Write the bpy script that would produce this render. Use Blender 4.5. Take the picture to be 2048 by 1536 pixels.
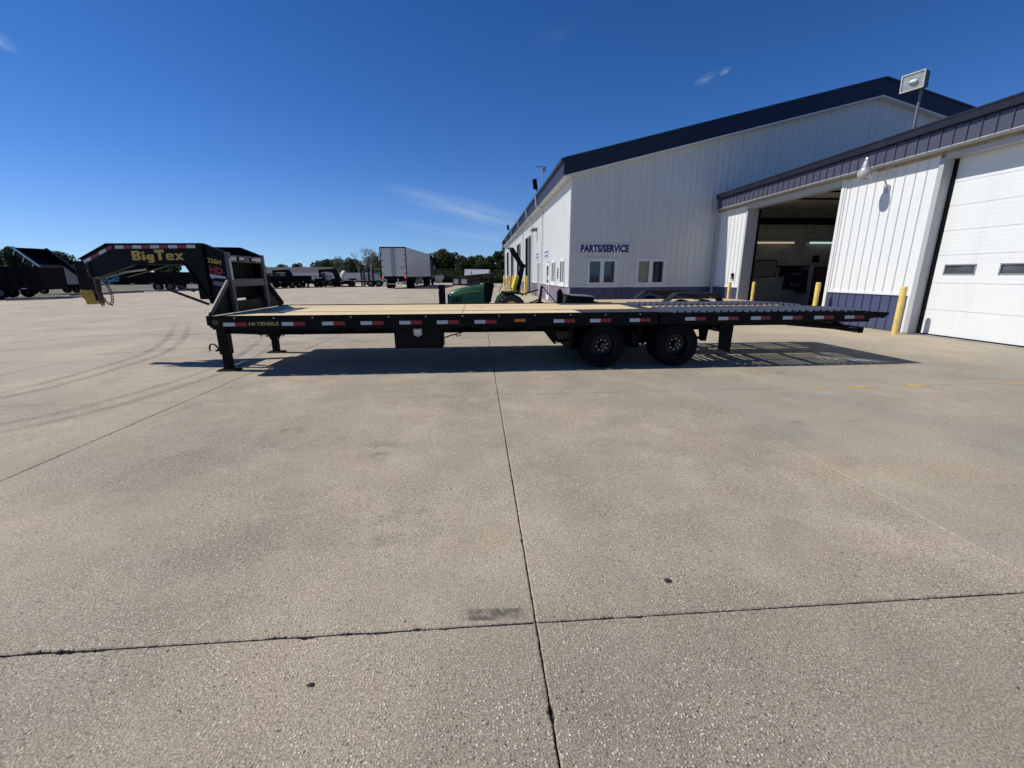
import bpy, bmesh, math, random
from mathutils import Vector, Matrix, noise as mnoise
R = math.radians
PI = math.pi
rnd = random.Random(7)
scene = bpy.context.scene
for o in list(bpy.data.objects):
    bpy.data.objects.remove(o, do_unlink=True)
COL = scene.collection

# ------------------------------------------------------------------ camera
H = 1.63
P, YAW, ROLL = R(14.2), R(4.3), R(-0.17)
fwd = Vector((math.sin(YAW)*math.cos(P), math.cos(YAW)*math.cos(P), -math.sin(P)))
rgt = Vector((math.cos(YAW), -math.sin(YAW), 0))
upv = rgt.cross(fwd)
r2 = rgt*math.cos(ROLL) + upv*math.sin(ROLL)
u2 = -rgt*math.sin(ROLL) + upv*math.cos(ROLL)
cam = bpy.data.cameras.new('camera')
cam.lens = 862/2048*36; cam.sensor_width = 36
cam.clip_start = 0.05; cam.clip_end = 6000
camo = bpy.data.objects.new('camera', cam); COL.objects.link(camo)
m = Matrix((r2, u2, -fwd)).transposed().to_4x4(); m.translation = (0, 0, H)
camo.matrix_world = m
scene.camera = camo
scene.render.resolution_x = 1024; scene.render.resolution_y = 768

# ------------------------------------------------------------------ sky, sun, exposure
SUN = Vector((-0.86, 0.15, 1.0)).normalized()
SUN_EL = math.asin(SUN.z); SUN_AZ = math.atan2(SUN.x, SUN.y)
world = bpy.data.worlds.new('World'); scene.world = world; world.use_nodes = True
wn, wl = world.node_tree.nodes, world.node_tree.links
wn.clear()
wout = wn.new('ShaderNodeOutputWorld'); wbg = wn.new('ShaderNodeBackground')
sky = wn.new('ShaderNodeTexSky'); sky.sky_type = 'NISHITA'; sky.sun_disc = False
sky.sun_elevation = SUN_EL; sky.sun_rotation = SUN_AZ
sky.altitude = 300; sky.air_density = 1.0; sky.dust_density = 0.35; sky.ozone_density = 3.0
wbg.inputs[1].default_value = 0.062
# thin cirrus, placed by sky direction (azimuth from +Y, elevation)
tc = wn.new('ShaderNodeTexCoord'); sp = wn.new('ShaderNodeSeparateXYZ'); wl.new(tc.outputs['Generated'], sp.inputs[0])
def wm(op, a, b=None, c=None, clamp=False):
    n = wn.new('ShaderNodeMath'); n.operation = op; n.use_clamp = clamp
    for i, q in enumerate((a, b, c)):
        if q is None: continue
        if isinstance(q, (int, float)): n.inputs[i].default_value = q
        else: wl.new(q, n.inputs[i])
    return n.outputs[0]
az = wm('ARCTAN2', sp.outputs['X'], sp.outputs['Y'])
el = wm('ARCSINE', sp.outputs['Z'])
azel = wn.new('ShaderNodeCombineXYZ'); wl.new(az, azel.inputs[0]); wl.new(el, azel.inputs[1])
def cloud(a0, e0, ra, re, ang, sx, sy, amp, lo=.45, hi=.8):
    mp = wn.new('ShaderNodeMapping'); mp.vector_type = 'TEXTURE'
    mp.inputs['Location'].default_value = (R(a0), R(e0), 0); mp.inputs['Rotation'].default_value = (0, 0, R(ang))
    wl.new(azel.outputs[0], mp.inputs[0])
    s = wn.new('ShaderNodeSeparateXYZ'); wl.new(mp.outputs[0], s.inputs[0])
    d = wm('SQRT', wm('ADD', wm('POWER', wm('DIVIDE', s.outputs[0], R(ra)), 2), wm('POWER', wm('DIVIDE', s.outputs[1], R(re)), 2)))
    mask = wm('SMOOTH_MIN', wm('SUBTRACT', 1, d, clamp=True), 1, 0)
    sc = wn.new('ShaderNodeMapping'); sc.inputs['Scale'].default_value = (sx, sy, 1); wl.new(mp.outputs[0], sc.inputs[0])
    nz = wn.new('ShaderNodeTexNoise'); nz.inputs['Scale'].default_value = 1; nz.inputs['Detail'].default_value = 6
    wl.new(sc.outputs[0], nz.inputs[0])
    mr = wn.new('ShaderNodeMapRange'); mr.interpolation_type = 'SMOOTHSTEP'
    mr.inputs[1].default_value = lo; mr.inputs[2].default_value = hi; wl.new(nz.outputs[0], mr.inputs[0])
    return wm('MULTIPLY', wm('MULTIPLY', mask, mr.outputs[0]), amp)
cl = wm('ADD', cloud(-1.0, 7.7, 11, 1.5, -13, 7, 70, .42, .15, .8), cloud(0, 4.9, 15, 1.0, -6, 6, 80, .22, .3, .8))
cl = wm('ADD', cl, cloud(25.8, 19.7, 1.3, .45, 20, 60, 120, .22, .2, .7))
cl = wm('ADD', cl, cloud(27.7, 20.1, .7, .35, 20, 60, 120, .30, .2, .7))
cl = wm('ADD', cl, cloud(-41.3, 17.8, 1.3, .6, -30, 50, 90, .35, .2, .7))
cl = wm('ADD', cl, cloud(9.3, 24.9, 3.5, 1.2, 15, 12, 30, .03, .2, .8), clamp=True)
mixc = wn.new('ShaderNodeMix'); mixc.data_type = 'RGBA'
wl.new(cl, mixc.inputs[0])
# clear dry autumn air: pull the haze tint out of the sky by elevation (the same all the way round)
grade = wn.new('ShaderNodeValToRGB'); wl.new(wm('MAXIMUM', sp.outputs['Z'], 0), grade.inputs[0])
stops = [(0.0, (.84, 1.45, 2.75)), (.025, (.82, 1.36, 2.4)), (.055, (.79, 1.2, 2.02)), (.105, (.72, 1.08, 1.8)), (.2, (.52, .95, 1.66)), (.29, (.42, .87, 1.57)), (.37, (.36, .83, 1.5)), (.46, (.31, .77, 1.44)), (.7, (.22, .57, 1.10)), (1, (.18, .46, .92))]
while len(grade.color_ramp.elements) < len(stops): grade.color_ramp.elements.new(.5)
for e, (pos, c) in zip(grade.color_ramp.elements, stops): e.position = pos; e.color = (*[q/2.8 for q in c], 1)
gsc = wn.new('ShaderNodeVectorMath'); gsc.operation = 'MULTIPLY'; wl.new(sky.outputs[0], gsc.inputs[0]); wl.new(grade.outputs[0], gsc.inputs[1])
gs2 = wn.new('ShaderNodeVectorMath'); gs2.operation = 'SCALE'; gs2.inputs[3].default_value = 2.8; wl.new(gsc.outputs[0], gs2.inputs[0])
wl.new(gs2.outputs[0], mixc.inputs[6]); mixc.inputs[7].default_value = (9.5, 11.5, 13.5, 1)
wl.new(mixc.outputs[2], wbg.inputs[0]); wl.new(wbg.outputs[0], wout.inputs[0])
sun = bpy.data.lights.new('sun', 'SUN'); sun.energy = 4.7; sun.angle = R(0.53); sun.color = (1, .945, .855)
suno = bpy.data.objects.new('sun', sun); COL.objects.link(suno)
suno.rotation_euler = SUN.to_track_quat('Z', 'Y').to_euler()
suno.location = (-20, 5, 30)
scene.view_settings.view_transform = 'Standard'; scene.view_settings.look = 'None'
scene.view_settings.exposure = 0; scene.view_settings.gamma = 1
scene.view_settings.use_curve_mapping = False

# ------------------------------------------------------------------ material helpers
def newmat(name):
    mt = bpy.data.materials.new(name); mt.use_nodes = True
    nt = mt.node_tree; b = nt.nodes['Principled BSDF']
    return mt, nt.nodes, nt.links, b
class NT:
    def __init__(s, nodes, links, coord='Object'):
        s.n, s.l = nodes, links
        t = nodes.new('ShaderNodeTexCoord'); s.co = t.outputs[coord]
    def map(s, scale=(1, 1, 1), rot=(0, 0, 0), loc=(0, 0, 0), src=None):
        m = s.n.new('ShaderNodeMapping'); m.inputs['Scale'].default_value = scale
        m.inputs['Rotation'].default_value = rot; m.inputs['Location'].default_value = loc
        s.l.new(src or s.co, m.inputs[0]); return m.outputs[0]
    def noise(s, scale, detail=3, rough=.5, vec=None, dist=0):
        x = s.n.new('ShaderNodeTexNoise'); x.inputs['Scale'].default_value = scale
        x.inputs['Detail'].default_value = detail; x.inputs['Roughness'].default_value = rough
        x.inputs['Distortion'].default_value = dist
        s.l.new(vec or s.co, x.inputs['Vector']); return x.outputs[0]
    def voro(s, scale, vec=None, feature='F1', rand=1):
        x = s.n.new('ShaderNodeTexVoronoi'); x.inputs['Scale'].default_value = scale; x.feature = feature
        x.inputs['Randomness'].default_value = rand
        s.l.new(vec or s.co, x.inputs['Vector']); return x.outputs
    def ramp(s, src, a, b, smooth=True):
        x = s.n.new('ShaderNodeMapRange'); x.inputs[1].default_value = a; x.inputs[2].default_value = b
        if smooth: x.interpolation_type = 'SMOOTHSTEP'
        s.l.new(src, x.inputs[0]); return x.outputs[0]
    def math(s, op, a, b=None, c=None, clamp=False):
        n = s.n.new('ShaderNodeMath'); n.operation = op; n.use_clamp = clamp
        for i, q in enumerate((a, b, c)):
            if q is None: continue
            if isinstance(q, (int, float)): n.inputs[i].default_value = q
            else: s.l.new(q, n.inputs[i])
        return n.outputs[0]
    def mix(s, fac, a, b, mode='MIX'):
        x = s.n.new('ShaderNodeMix'); x.data_type = 'RGBA'; x.blend_type = mode
        for i, q in ((0, fac), (6, a), (7, b)):
            if isinstance(q, (int, float)): x.inputs[i].default_value = q
            elif isinstance(q, tuple): x.inputs[i].default_value = (*q[:3], 1)
            else: s.l.new(q, x.inputs[i])
        return x.outputs[2]
    def bump(s, b, src, strength=.3, dist=.01):
        x = s.n.new('ShaderNodeBump'); x.inputs['Strength'].default_value = strength
        x.inputs['Distance'].default_value = dist
        s.l.new(src, x.inputs['Height']); s.l.new(x.outputs[0], b.inputs['Normal'])
MATS = {}
def pbr(name, col, rough=.5, metal=0, var=.15, scale=6, bump=0, bscale=60, coat=0, spec=.5, dirt=0, dcol=(.12, .10, .08)):
    if name in MATS: return MATS[name]
    mt, n, l, b = newmat(name); t = NT(n, l)
    c = t.mix(t.ramp(t.noise(scale, 5, .6), .3, .7), tuple(x*(1-var) for x in col), tuple(min(1, x*(1+var)) for x in col))
    if dirt:
        c = t.mix(t.math('MULTIPLY', t.ramp(t.noise(scale*.6, 7, .7, t.map(loc=(9, 3, 1))), .45, .75), dirt), c, dcol)
    l.new(c, b.inputs['Base Color'])
    b.inputs['Metallic'].default_value = metal; b.inputs['Specular IOR Level'].default_value = spec
    l.new(t.ramp(t.noise(scale*2.5, 4), 0, 1, False), b.inputs['Roughness'])
    rr = n.new('ShaderNodeMapRange'); rr.inputs[3].default_value = max(0, rough-.08); rr.inputs[4].default_value = min(1, rough+.08)
    l.new(t.noise(scale*2.5, 4), rr.inputs[0]); l.new(rr.outputs[0], b.inputs['Roughness'])
    b.inputs['Coat Weight'].default_value = coat
    if bump: t.bump(b, t.noise(bscale, 4), bump, .005)
    MATS[name] = mt; return mt
def emit(name, col, strength):
    mt, n, l, b = newmat(name); t = NT(n, l)
    l.new(t.mix(t.noise(20), tuple(x*.9 for x in col), col), b.inputs['Base Color'])
    b.inputs['Emission Color'].default_value = (*col, 1); b.inputs['Emission Strength'].default_value = strength
    MATS[name] = mt; return mt

# concrete -------------------------------------------------------------
def concrete():
    mt, n, l, b = newmat('aged_concrete'); t = NT(n, l)
    sep = n.new('ShaderNodeSeparateXYZ'); l.new(t.co, sep.inputs[0])
    big = t.noise(.35, 4, .6); mid = t.noise(2.2, 6, .65, dist=.4); fine = t.noise(38, 4, .6)
    c = t.mix(t.ramp(big, .3, .7), (.375, .328, .262), (.44, .388, .314))
    c = t.mix(t.ramp(mid, .35, .75), t.mix(.55, c, (.29, .250, .19)), c)
    c = t.mix(t.ramp(sep.outputs[1], 2.3, 1.2), c, t.mix(.5, c, (.295, .26, .21)))  # darker towards the camera, partly painted lens and view falloff
    # greyer cement slab on the right of the third joint, pinker concrete further out on the left
    right = t.math('MULTIPLY', t.ramp(sep.outputs[0], 3.0, 3.05), t.ramp(sep.outputs[1], 1.72, 1.74))
    wob = t.math('ADD', sep.outputs[0], t.math('MULTIPLY', mid, 3))
    left = t.math('MULTIPLY', t.ramp(wob, 0, -8), t.ramp(t.math('ADD', sep.outputs[1], t.math('MULTIPLY', mid, 2)), 5, 9))
    far = t.ramp(sep.outputs[1], 5.8, 14)
    c = t.mix(t.math('MULTIPLY', right, t.ramp(t.noise(.6, 3, .5, t.map(loc=(3, 1, 0))), .3, .6)), c, (.345, .318, .262))
    c = t.mix(t.math('MULTIPLY', left, .8), c, (.43, .375, .31))
    c = t.mix(t.math('MULTIPLY', t.ramp(sep.outputs[0], 2, 6), t.math('MULTIPLY', far, .7)), c, (.45, .385, .285))
    c = t.mix(t.math('MULTIPLY', t.ramp(t.noise(.55, 5, .6, t.map(loc=(7, 2, 4), scale=(1, .8, 1))), .44, .64), .75), c, t.mix(1, c, (1.24, 1.22, 1.16), 'MULTIPLY'))
    c = t.mix(t.math('MULTIPLY', t.ramp(t.noise(.7, 6, .65, t.map(loc=(1, 8, 3))), .48, .68), .75), c, t.mix(1, c, (.77, .775, .80), 'MULTIPLY'))
    c = t.mix(t.math('MULTIPLY', t.ramp(t.noise(1.6, 5, .6, t.map(loc=(3, 3, 9))), .5, .7), .35), c, t.mix(1, c, (1.06, .98, .98), 'MULTIPLY'))
    # dark smudges and oil wear
    sm = t.ramp(t.noise(1.1, 8, .72, t.map(loc=(5, 9, 2))), .60, .76)
    c = t.mix(t.math('MULTIPLY', sm, .45), c, (.17, .15, .145))
    st = t.ramp(t.noise(1, 6, .7, t.map(scale=(.5, 5, 1), rot=(0, 0, .12), loc=(2, 0, 0))), .58, .74)
    c = t.mix(t.math('MULTIPLY', st, .28), c, (.19, .17, .16))
    lt = t.ramp(t.noise(.9, 7, .7, t.map(loc=(1, 7, 2))), .6, .78)
    c = t.mix(t.math('MULTIPLY', lt, .4), c, (.46, .42, .35))
    # fine grain
    c = t.mix(t.ramp(fine, .25, .78), t.mix(1, c, (.84, .84, .84), 'MULTIPLY'), t.mix(1, c, (1.12, 1.12, 1.1), 'MULTIPLY'))
    gr = t.noise(125, 3, .75)
    c = t.mix(t.ramp(gr, .3, .7), t.mix(1, c, (.46, .45, .44), 'MULTIPLY'), t.mix(1, c, (1.42, 1.42, 1.40), 'MULTIPLY'))
    # exposed aggregate: pale chips, dark pits
    dens = t.math('ADD', .25, t.math('MULTIPLY', .75, t.ramp(t.noise(1.1, 5, .6, t.map(loc=(4, 4, 0))), .35, .62)))
    dens = t.math('MULTIPLY', dens, t.math('SUBTRACT', 1, t.math('MULTIPLY', right, .55)))
    chips = None
    for sc, thr, rad, colr, am, useden in ((50, .78, .32, (.78, .72, .60), 1.0, 1), (80, .66, .43, (.76, .70, .58), 1.0, 1), 
                                           (34, .97, .26, (.74, .69, .60), .95, 0), (62, .70, .40, (.09, .075, .06), .95, 1), (26, .972, .22, (.05, .045, .04), .9, 0)):
        v = t.voro(sc, t.map(loc=(sc, 0, 0)))
        hs = n.new('ShaderNodeSeparateColor'); l.new(v['Color'], hs.inputs[0])
        sel = t.math('GREATER_THAN', hs.outputs[0], thr)
        mk = t.math('MULTIPLY', sel, t.ramp(v['Distance'], rad, rad*.6))
        mk = t.math('MULTIPLY', mk, t.math('MULTIPLY', t.math('ADD', .45, t.math('MULTIPLY', hs.outputs[1], .55)), am))
        if useden: mk = t.math('MULTIPLY', mk, dens)
        if colr[0] > .5: chips = mk if chips is None else t.math('ADD', chips, mk)
        c = t.mix(mk, c, colr)
    l.new(c, b.inputs['Base Color'])
    b.inputs['Roughness'].default_value = .82; b.inputs['Specular IOR Level'].default_value = .35
    hgt = t.math('ADD', t.math('ADD', t.math('MULTIPLY', fine, .25), t.math('MULTIPLY', chips, .5)), t.math('ADD', t.math('MULTIPLY', t.noise(130, 3, .6), .7), t.math('MULTIPLY', mid, .3)))
    t.bump(b, hgt, 1.0, .008)
    return mt
CONC = concrete()

def decal(name, col, rough, alpha, nscale=3, lo=.35, hi=.65, stretch=(1, 1, 1), fine=30):
    mt, n, l, b = newmat(name); t = NT(n, l)
    l.new(t.mix(t.noise(25, 4), tuple(x*.8 for x in col), tuple(min(1, x*1.15) for x in col)), b.inputs['Base Color'])
    b.inputs['Roughness'].default_value = rough
    a = t.ramp(t.noise(nscale, 7, .7, t.map(scale=stretch)), lo, hi)
    a = t.math('MULTIPLY', a, t.ramp(t.noise(fine, 5, .7), .25, .6))
    at = n.new('ShaderNodeAttribute'); at.attribute_name = 'fade'
    a = t.math('MULTIPLY', t.math('MULTIPLY', a, at.outputs['Fac']), alpha, clamp=True)
    tr = n.new('ShaderNodeBsdfTransparent'); mx = n.new('ShaderNodeMixShader')
    l.new(a, mx.inputs[0]); l.new(tr.outputs[0], mx.inputs[1]); l.new(b.outputs[0], mx.inputs[2])
    l.new(mx.outputs[0], n['Material Output'].inputs[0])
    return mt

def sheet_metal(name, col, rough=.42, streak=0, var=.05, oil=True, skol=(.22, .20, .17)):
    """painted ribbed steel: faint oil-canning, optional dirt streaks"""
    mt, n, l, b = newmat(name); t = NT(n, l)
    c = t.mix(t.noise(1.3, 4, .6), tuple(x*(1-var) for x in col), tuple(min(1, x*(1+var)) for x in col))
    if streak:
        s1 = t.ramp(t.noise(1, 6, .7, t.map(scale=(4, 4, .22))), .48, .8)
        c = t.mix(t.math('MULTIPLY', s1, streak), c, skol)
        s2 = t.ramp(t.noise(9, 5, .7), .55, .8)
        c = t.mix(t.math('MULTIPLY', s2, streak*.35), c, skol)
    l.new(c, b.inputs['Base Color']); b.inputs['Roughness'].default_value = rough
    if oil: t.bump(b, t.noise(.9, 3, .5), .25, .02)
    MATS[name] = mt; return mt
def glass(name, tint=(.02, .025, .03)):
    mt, n, l, b = newmat(name); t = NT(n, l)
    l.new(t.mix(t.noise(2), tint, tuple(x*1.6 for x in tint)), b.inputs['Base Color'])
    b.inputs['Roughness'].default_value = .04; b.inputs['Specular IOR Level'].default_value = .8
    t.bump(b, t.noise(1.5, 2), .03, .02)
    return mt
def wood(name, c1, c2, knots=True):
    mt, n, l, b = newmat(name); t = NT(n, l)
    oi = n.new('ShaderNodeObjectInfo')
    off = n.new('ShaderNodeVectorMath'); off.operation = 'ADD'
    cm = n.new('ShaderNodeCombineXYZ'); l.new(t.math('MULTIPLY', oi.outputs['Random'], 37), cm.inputs[0]); l.new(t.math('MULTIPLY', oi.outputs['Random'], 11), cm.inputs[1])
    l.new(t.co, off.inputs[0]); l.new(cm.outputs[0], off.inputs[1])
    v = off.outputs[0]
    g = t.noise(1, 6, .65, t.map(scale=(1.2, 26, 26), src=v), .8)
    c = t.mix(t.ramp(g, .3, .72), c1, c2)
    c = t.mix(t.math('MULTIPLY', t.ramp(t.noise(1, 4, .6, t.map(scale=(.4, 70, 70), src=v)), .5, .75), .35), c, tuple(x*.5 for x in c2))
    c = t.mix(t.math('MULTIPLY', oi.outputs['Random'], .35), c, tuple(x*.8 for x in c2))
    if knots:
        k = t.voro(1, t.map(scale=(1.1, 6, 6), src=v))
        c = t.mix(t.ramp(k['Distance'], .13, .05), c, (.16, .08, .035))
    l.new(c, b.inputs['Base Color']); b.inputs['Roughness'].default_value = .6
    t.bump(b, g, .25, .004)
    return mt
def foliage(name, c1, c2):
    mt, n, l, b = newmat(name); t = NT(n, l)
    c = t.mix(t.ramp(t.noise(.8, 4, .6), .3, .7), c1, c2)
    c = t.mix(t.ramp(t.noise(9, 3), .3, .7), t.mix(1, c, (.6, .6, .6), 'MULTIPLY'), c)
    l.new(c, b.inputs['Base Color']); b.inputs['Roughness'].default_value = .6
    b.inputs['Specular IOR Level'].default_value = .25
    tl = n.new('ShaderNodeBsdfTranslucent'); l.new(c, tl.inputs[0]); mx = n.new('ShaderNodeMixShader'); mx.inputs[0].default_value = .25
    l.new(b.outputs[0], mx.inputs[1]); l.new(tl.outputs[0], mx.inputs[2]); l.new(mx.outputs[0], n['Material Output'].inputs[0])
    return mt

BLACK = pbr('black_gloss_paint', (.0045, .005, .0065), .38, 0, .3, 5, spec=.11, dirt=.2, dcol=(.016, .015, .015))
BLACK2 = pbr('black_satin_steel', (.006, .006, .007), .65, 0, .3, 9, spec=.1, dirt=.3, dcol=(.02, .018, .016))
TREAD = pbr('tread_plate_black', (.030, .040, .062), .45, 0, .2, 14, .4, 50, dirt=.2, dcol=(.07, .07, .075))  # black paint's sky reflection put into the base as blue-grey
RUBBER = pbr('tyre_rubber', (.006, .006, .007), .85, 0, .3, 20, .3, 80, spec=.15)
RIMB = pbr('black_rim', (.006, .006, .007), .4, 0, .2, 20, spec=.3)
CHROME = pbr('bright_zinc', (.55, .55, .55), .3, .9, .1, 30)
GALV = pbr('galvanised_steel', (.42, .43, .44), .45, .6, .15, 20)
RUST = pbr('rusty_chain', (.10, .055, .032), .7, .4, .4, 40, dirt=.3)
YEL = pbr('coupler_yellow', (.42, .27, .02), .5, 0, .2, 20, dirt=.4, dcol=(.1, .08, .03))
YELB = pbr('bollard_yellow', (.72, .53, .14), .5, 0, .10, 7, .1, 20, dirt=.45, dcol=(.35, .27, .12))
BLUEH = pbr('blue_air_hose', (.06, .26, .42), .45, 0, .1, 20)
WTAPE = pbr('white_reflective_tape', (.50, .53, .58), .35, 0, .12, 60)
RTAPE = pbr('red_reflective_tape', (.25, .012, .014), .35, 0, .15, 60)
AMBER = pbr('amber_lens', (.55, .17, .03), .3, 0, .15, 40)
GOLD = pbr('gold_vinyl_letters', (.52, .36, .035), .4, 0, .08, 30)
REDV = pbr('red_vinyl_letters', (.28, .012, .018), .4, 0, .1, 30)
WVIN = pbr('white_vinyl_decal', (.45, .45, .50), .45, 0, .08, 30)
PINE = wood('fresh_pine_boards', (.86, .72, .44), (.68, .51, .27))
PINE2 = wood('weathered_pine_boards', (.62, .48, .33), (.50, .36, .22))
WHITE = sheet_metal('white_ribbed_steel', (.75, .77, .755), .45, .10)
WHITE_SHADE = sheet_metal('white_ribbed_steel_streaked', (.64, .66, .63), .5, .26)  # gable copy of the white steel: shade painted in, plus dirt streaks
WTRIM = sheet_metal('white_trim_steel', (.72, .73, .72), .45, .08)
WTRIM_G = sheet_metal('grey_white_jamb_trim', (.42, .44, .45), .5, .2)  # jamb shade put into the white trim's colour; plain grey trim elsewhere
DOORW = sheet_metal('white_door_steel', (.76, .78, .765), .5, .12, oil=False)
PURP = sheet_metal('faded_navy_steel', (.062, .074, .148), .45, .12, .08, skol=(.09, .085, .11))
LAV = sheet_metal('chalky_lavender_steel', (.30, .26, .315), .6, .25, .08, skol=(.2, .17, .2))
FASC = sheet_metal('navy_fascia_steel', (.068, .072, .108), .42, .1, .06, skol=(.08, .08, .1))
NAVY_SHADE = sheet_metal('deep_navy_steel', (.004, .006, .026), .5, 0, .08)  # fascia navy with the gable's shade put into the colour
NAVYG = sheet_metal('navy_gutter_steel', (.014, .017, .034), .35, .1, .08)
STAINW = pbr('water_stained_soffit_board', (.40, .33, .25), .8, 0, .25, 3, .2, 20, dirt=.5, dcol=(.2, .12, .07))
GLASS = glass('dark_window_glass')
GLASSM = glass('grey_door_glass', (.06, .065, .07))
DARK = pbr('dark_interior', (.02, .02, .022), .9, 0, .3, 2)
INT = pbr('interior_liner_steel', (.38, .375, .335), .6, 0, .12, 1.5)
INTC = pbr('interior_ceiling', (.45, .43, .39), .7, 0, .15, 1)
FLOOR = pbr('shop_floor', (.26, .25, .23), .7, 0, .2, 2)
SIGNB = pbr('sign_blue', (.03, .025, .13), .5, 0, .1, 10)
SIGNW = pbr('sign_white_board', (.72, .73, .76), .5, 0, .04, 10)
GREEN = pbr('tractor_green', (.010, .085, .033), .4, 0, .12, 8, coat=.15, dirt=.15, dcol=(.06, .09, .05))
YSEAT = pbr('seat_yellow', (.85, .66, .06), .5, 0, .08, 10)
TWHITE = pbr('van_body_white', (.55, .56, .56), .45, 0, .06, 2, dirt=.12, dcol=(.4, .38, .36))
SILVER = pbr('silver_paint', (.38, .40, .41), .35, .4, .08, 5)
REDL = emit('lit_tail_lamp', (.9, .06, .03), 1.2)
ASPH = pbr('roof_shingles', (.045, .047, .052), .9, 0, .2, 3)
HOUSEW = pbr('dark_siding', (.09, .095, .10), .8, 0, .2, 3)
REDW = pbr('red_brown_steel', (.09, .03, .025), .7, 0, .3, 4)
BARK = pbr('bark', (.085, .065, .05), .9, 0, .3, 6, .5, 20)
DEADB = pbr('dead_bark', (.22, .19, .16), .9, 0, .25, 6, .4, 20)
LEAFS = [foliage('leaf_dark', (.028, .052, .020), (.055, .090, .030)), foliage('leaf_mid', (.045, .075, .025), (.085, .12, .04)),
         foliage('leaf_olive', (.08, .095, .03), (.13, .14, .05)), foliage('leaf_pale', (.12, .15, .10), (.22, .24, .17))]

# ------------------------------------------------------------------ mesh helpers
class MB:
    def __init__(s): s.v = []; s.f = []
    def add(s, vs, fs):
        k = len(s.v); s.v += [tuple(q) for q in vs]; s.f += [tuple(i+k for i in f) for f in fs]; return s
    def box(s, x0, x1, y0, y1, z0, z1):
        return s.add([(x0, y0, z0), (x1, y0, z0), (x1, y1, z0), (x0, y1, z0), (x0, y0, z1), (x1, y0, z1), (x1, y1, z1), (x0, y1, z1)],
                     [(0, 3, 2, 1), (4, 5, 6, 7), (0, 1, 5, 4), (1, 2, 6, 5), (2, 3, 7, 6), (3, 0, 4, 7)])
    def prism(s, poly, axis, a, b):
        """poly in the two remaining axes (in xyz order), extruded a..b along axis"""
        n = len(poly)
        def pt(p, w):
            q = list(p); q.insert(axis, w); return tuple(q)
        vs = [pt(p, a) for p in poly] + [pt(p, b) for p in poly]
        fs = [tuple(range(n)), tuple(range(2*n-1, n-1, -1))] + [(i, (i+1) % n, n+(i+1) % n, n+i) for i in range(n)]
        return s.add(vs, fs)
    def cyl(s, p0, p1, r, n=12, r1=None, cap=True):
        p0, p1 = Vector(p0), Vector(p1); r1 = r if r1 is None else r1
        d = (p1-p0).normalized(); a = d.orthogonal().normalized(); b = d.cross(a)
        vs = []
        for p, rr in ((p0, r), (p1, r1)):
            for i in range(n):
                t = 2*PI*i/n; vs.append(p+(a*math.cos(t)+b*math.sin(t))*rr)
        fs = [(i, (i+1) % n, n+(i+1) % n, n+i) for i in range(n)]
        if cap: fs += [tuple(range(n-1, -1, -1)), tuple(range(n, 2*n))]
        return s.add(vs, fs)
    def bar(s, p0, p1, w, h, up=(0, 0, 1)):
        p0, p1 = Vector(p0), Vector(p1); d = (p1-p0).normalized(); u = Vector(up)
        a = d.cross(u)
        if a.length < 1e-4: a = d.orthogonal()
        a.normalize(); b = a.cross(d)
        vs = [p + a*sx*w/2 + b*sy*h/2 for p in (p0, p1) for sx, sy in ((-1, -1), (1, -1), (1, 1), (-1, 1))]
        return s.add(vs, [(0, 1, 2, 3), (7, 6, 5, 4), (0, 4, 5, 1), (1, 5, 6, 2), (2, 6, 7, 3), (3, 7, 4, 0)])
    def tube(s, pts, r, n=8):
        pts = [Vector(p) for p in pts]; vs = []; fs = []
        for i, p in enumerate(pts):
            d = (pts[min(i+1, len(pts)-1)] - pts[max(i-1, 0)]).normalized()
            a = d.cross(Vector((0.03, .02, 1))); a = d.orthogonal() if a.length < 1e-3 else a
            a.normalize(); b = a.cross(d)
            rr = r[i] if isinstance(r, (list, tuple)) else r
            for k in range(n):
                t = 2*PI*k/n; vs.append(p+(a*math.cos(t)+b*math.sin(t))*rr)
        for i in range(len(pts)-1):
            for k in range(n): fs.append((i*n+k, i*n+(k+1) % n, (i+1)*n+(k+1) % n, (i+1)*n+k))
        fs += [tuple(range(n-1, -1, -1)), tuple(range((len(pts)-1)*n, len(pts)*n))]
        return s.add(vs, fs)
    def lathe(s, prof, c, axis=1, n=32):
        """prof: list of (offset along axis, radius)"""
        vs = []; fs = []; m = len(prof)
        for i in range(n):
            t = 2*PI*i/n
            for a, r in prof:
                q = [r*math.cos(t), r*math.sin(t)]; q.insert(axis, a)
                vs.append((q[0]+c[0], q[1]+c[1], q[2]+c[2]))
        for i in range(n):
            j = (i+1) % n
            for k in range(m-1): fs.append((i*m+k, i*m+k+1, j*m+k+1, j*m+k))
        return s.add(vs, fs)
    def torus(s, c, r, t, ax, sx=1, n=10, k=5, rot=0):
        """chain-link like ring; ax = normal"""
        ax = Vector(ax).normalized(); a = ax.orthogonal().normalized(); b = ax.cross(a)
        a, b = a*math.cos(rot)+b*math.sin(rot), -a*math.sin(rot)+b*math.cos(rot)
        vs = []; fs = []
        for i in range(n):
            th = 2*PI*i/n; dr = a*math.cos(th)*sx+b*math.sin(th); ctr = Vector(c)+dr*r; dn = dr.normalized()
            for j in range(k):
                ph = 2*PI*j/k; vs.append(ctr+(dn*math.cos(ph)+ax*math.sin(ph))*t)
        for i in range(n):
            for j in range(k): fs.append((i*k+j, i*k+(j+1) % k, ((i+1) % n)*k+(j+1) % k, ((i+1) % n)*k+j))
        return s.add(vs, fs)
    def mesh(s, name):
        me = bpy.data.meshes.new(name); me.from_pydata(s.v, [], s.f); me.update()
        bm = bmesh.new(); bm.from_mesh(me); bmesh.ops.recalc_face_normals(bm, faces=bm.faces); bm.to_mesh(me); bm.free()
        return me
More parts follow.
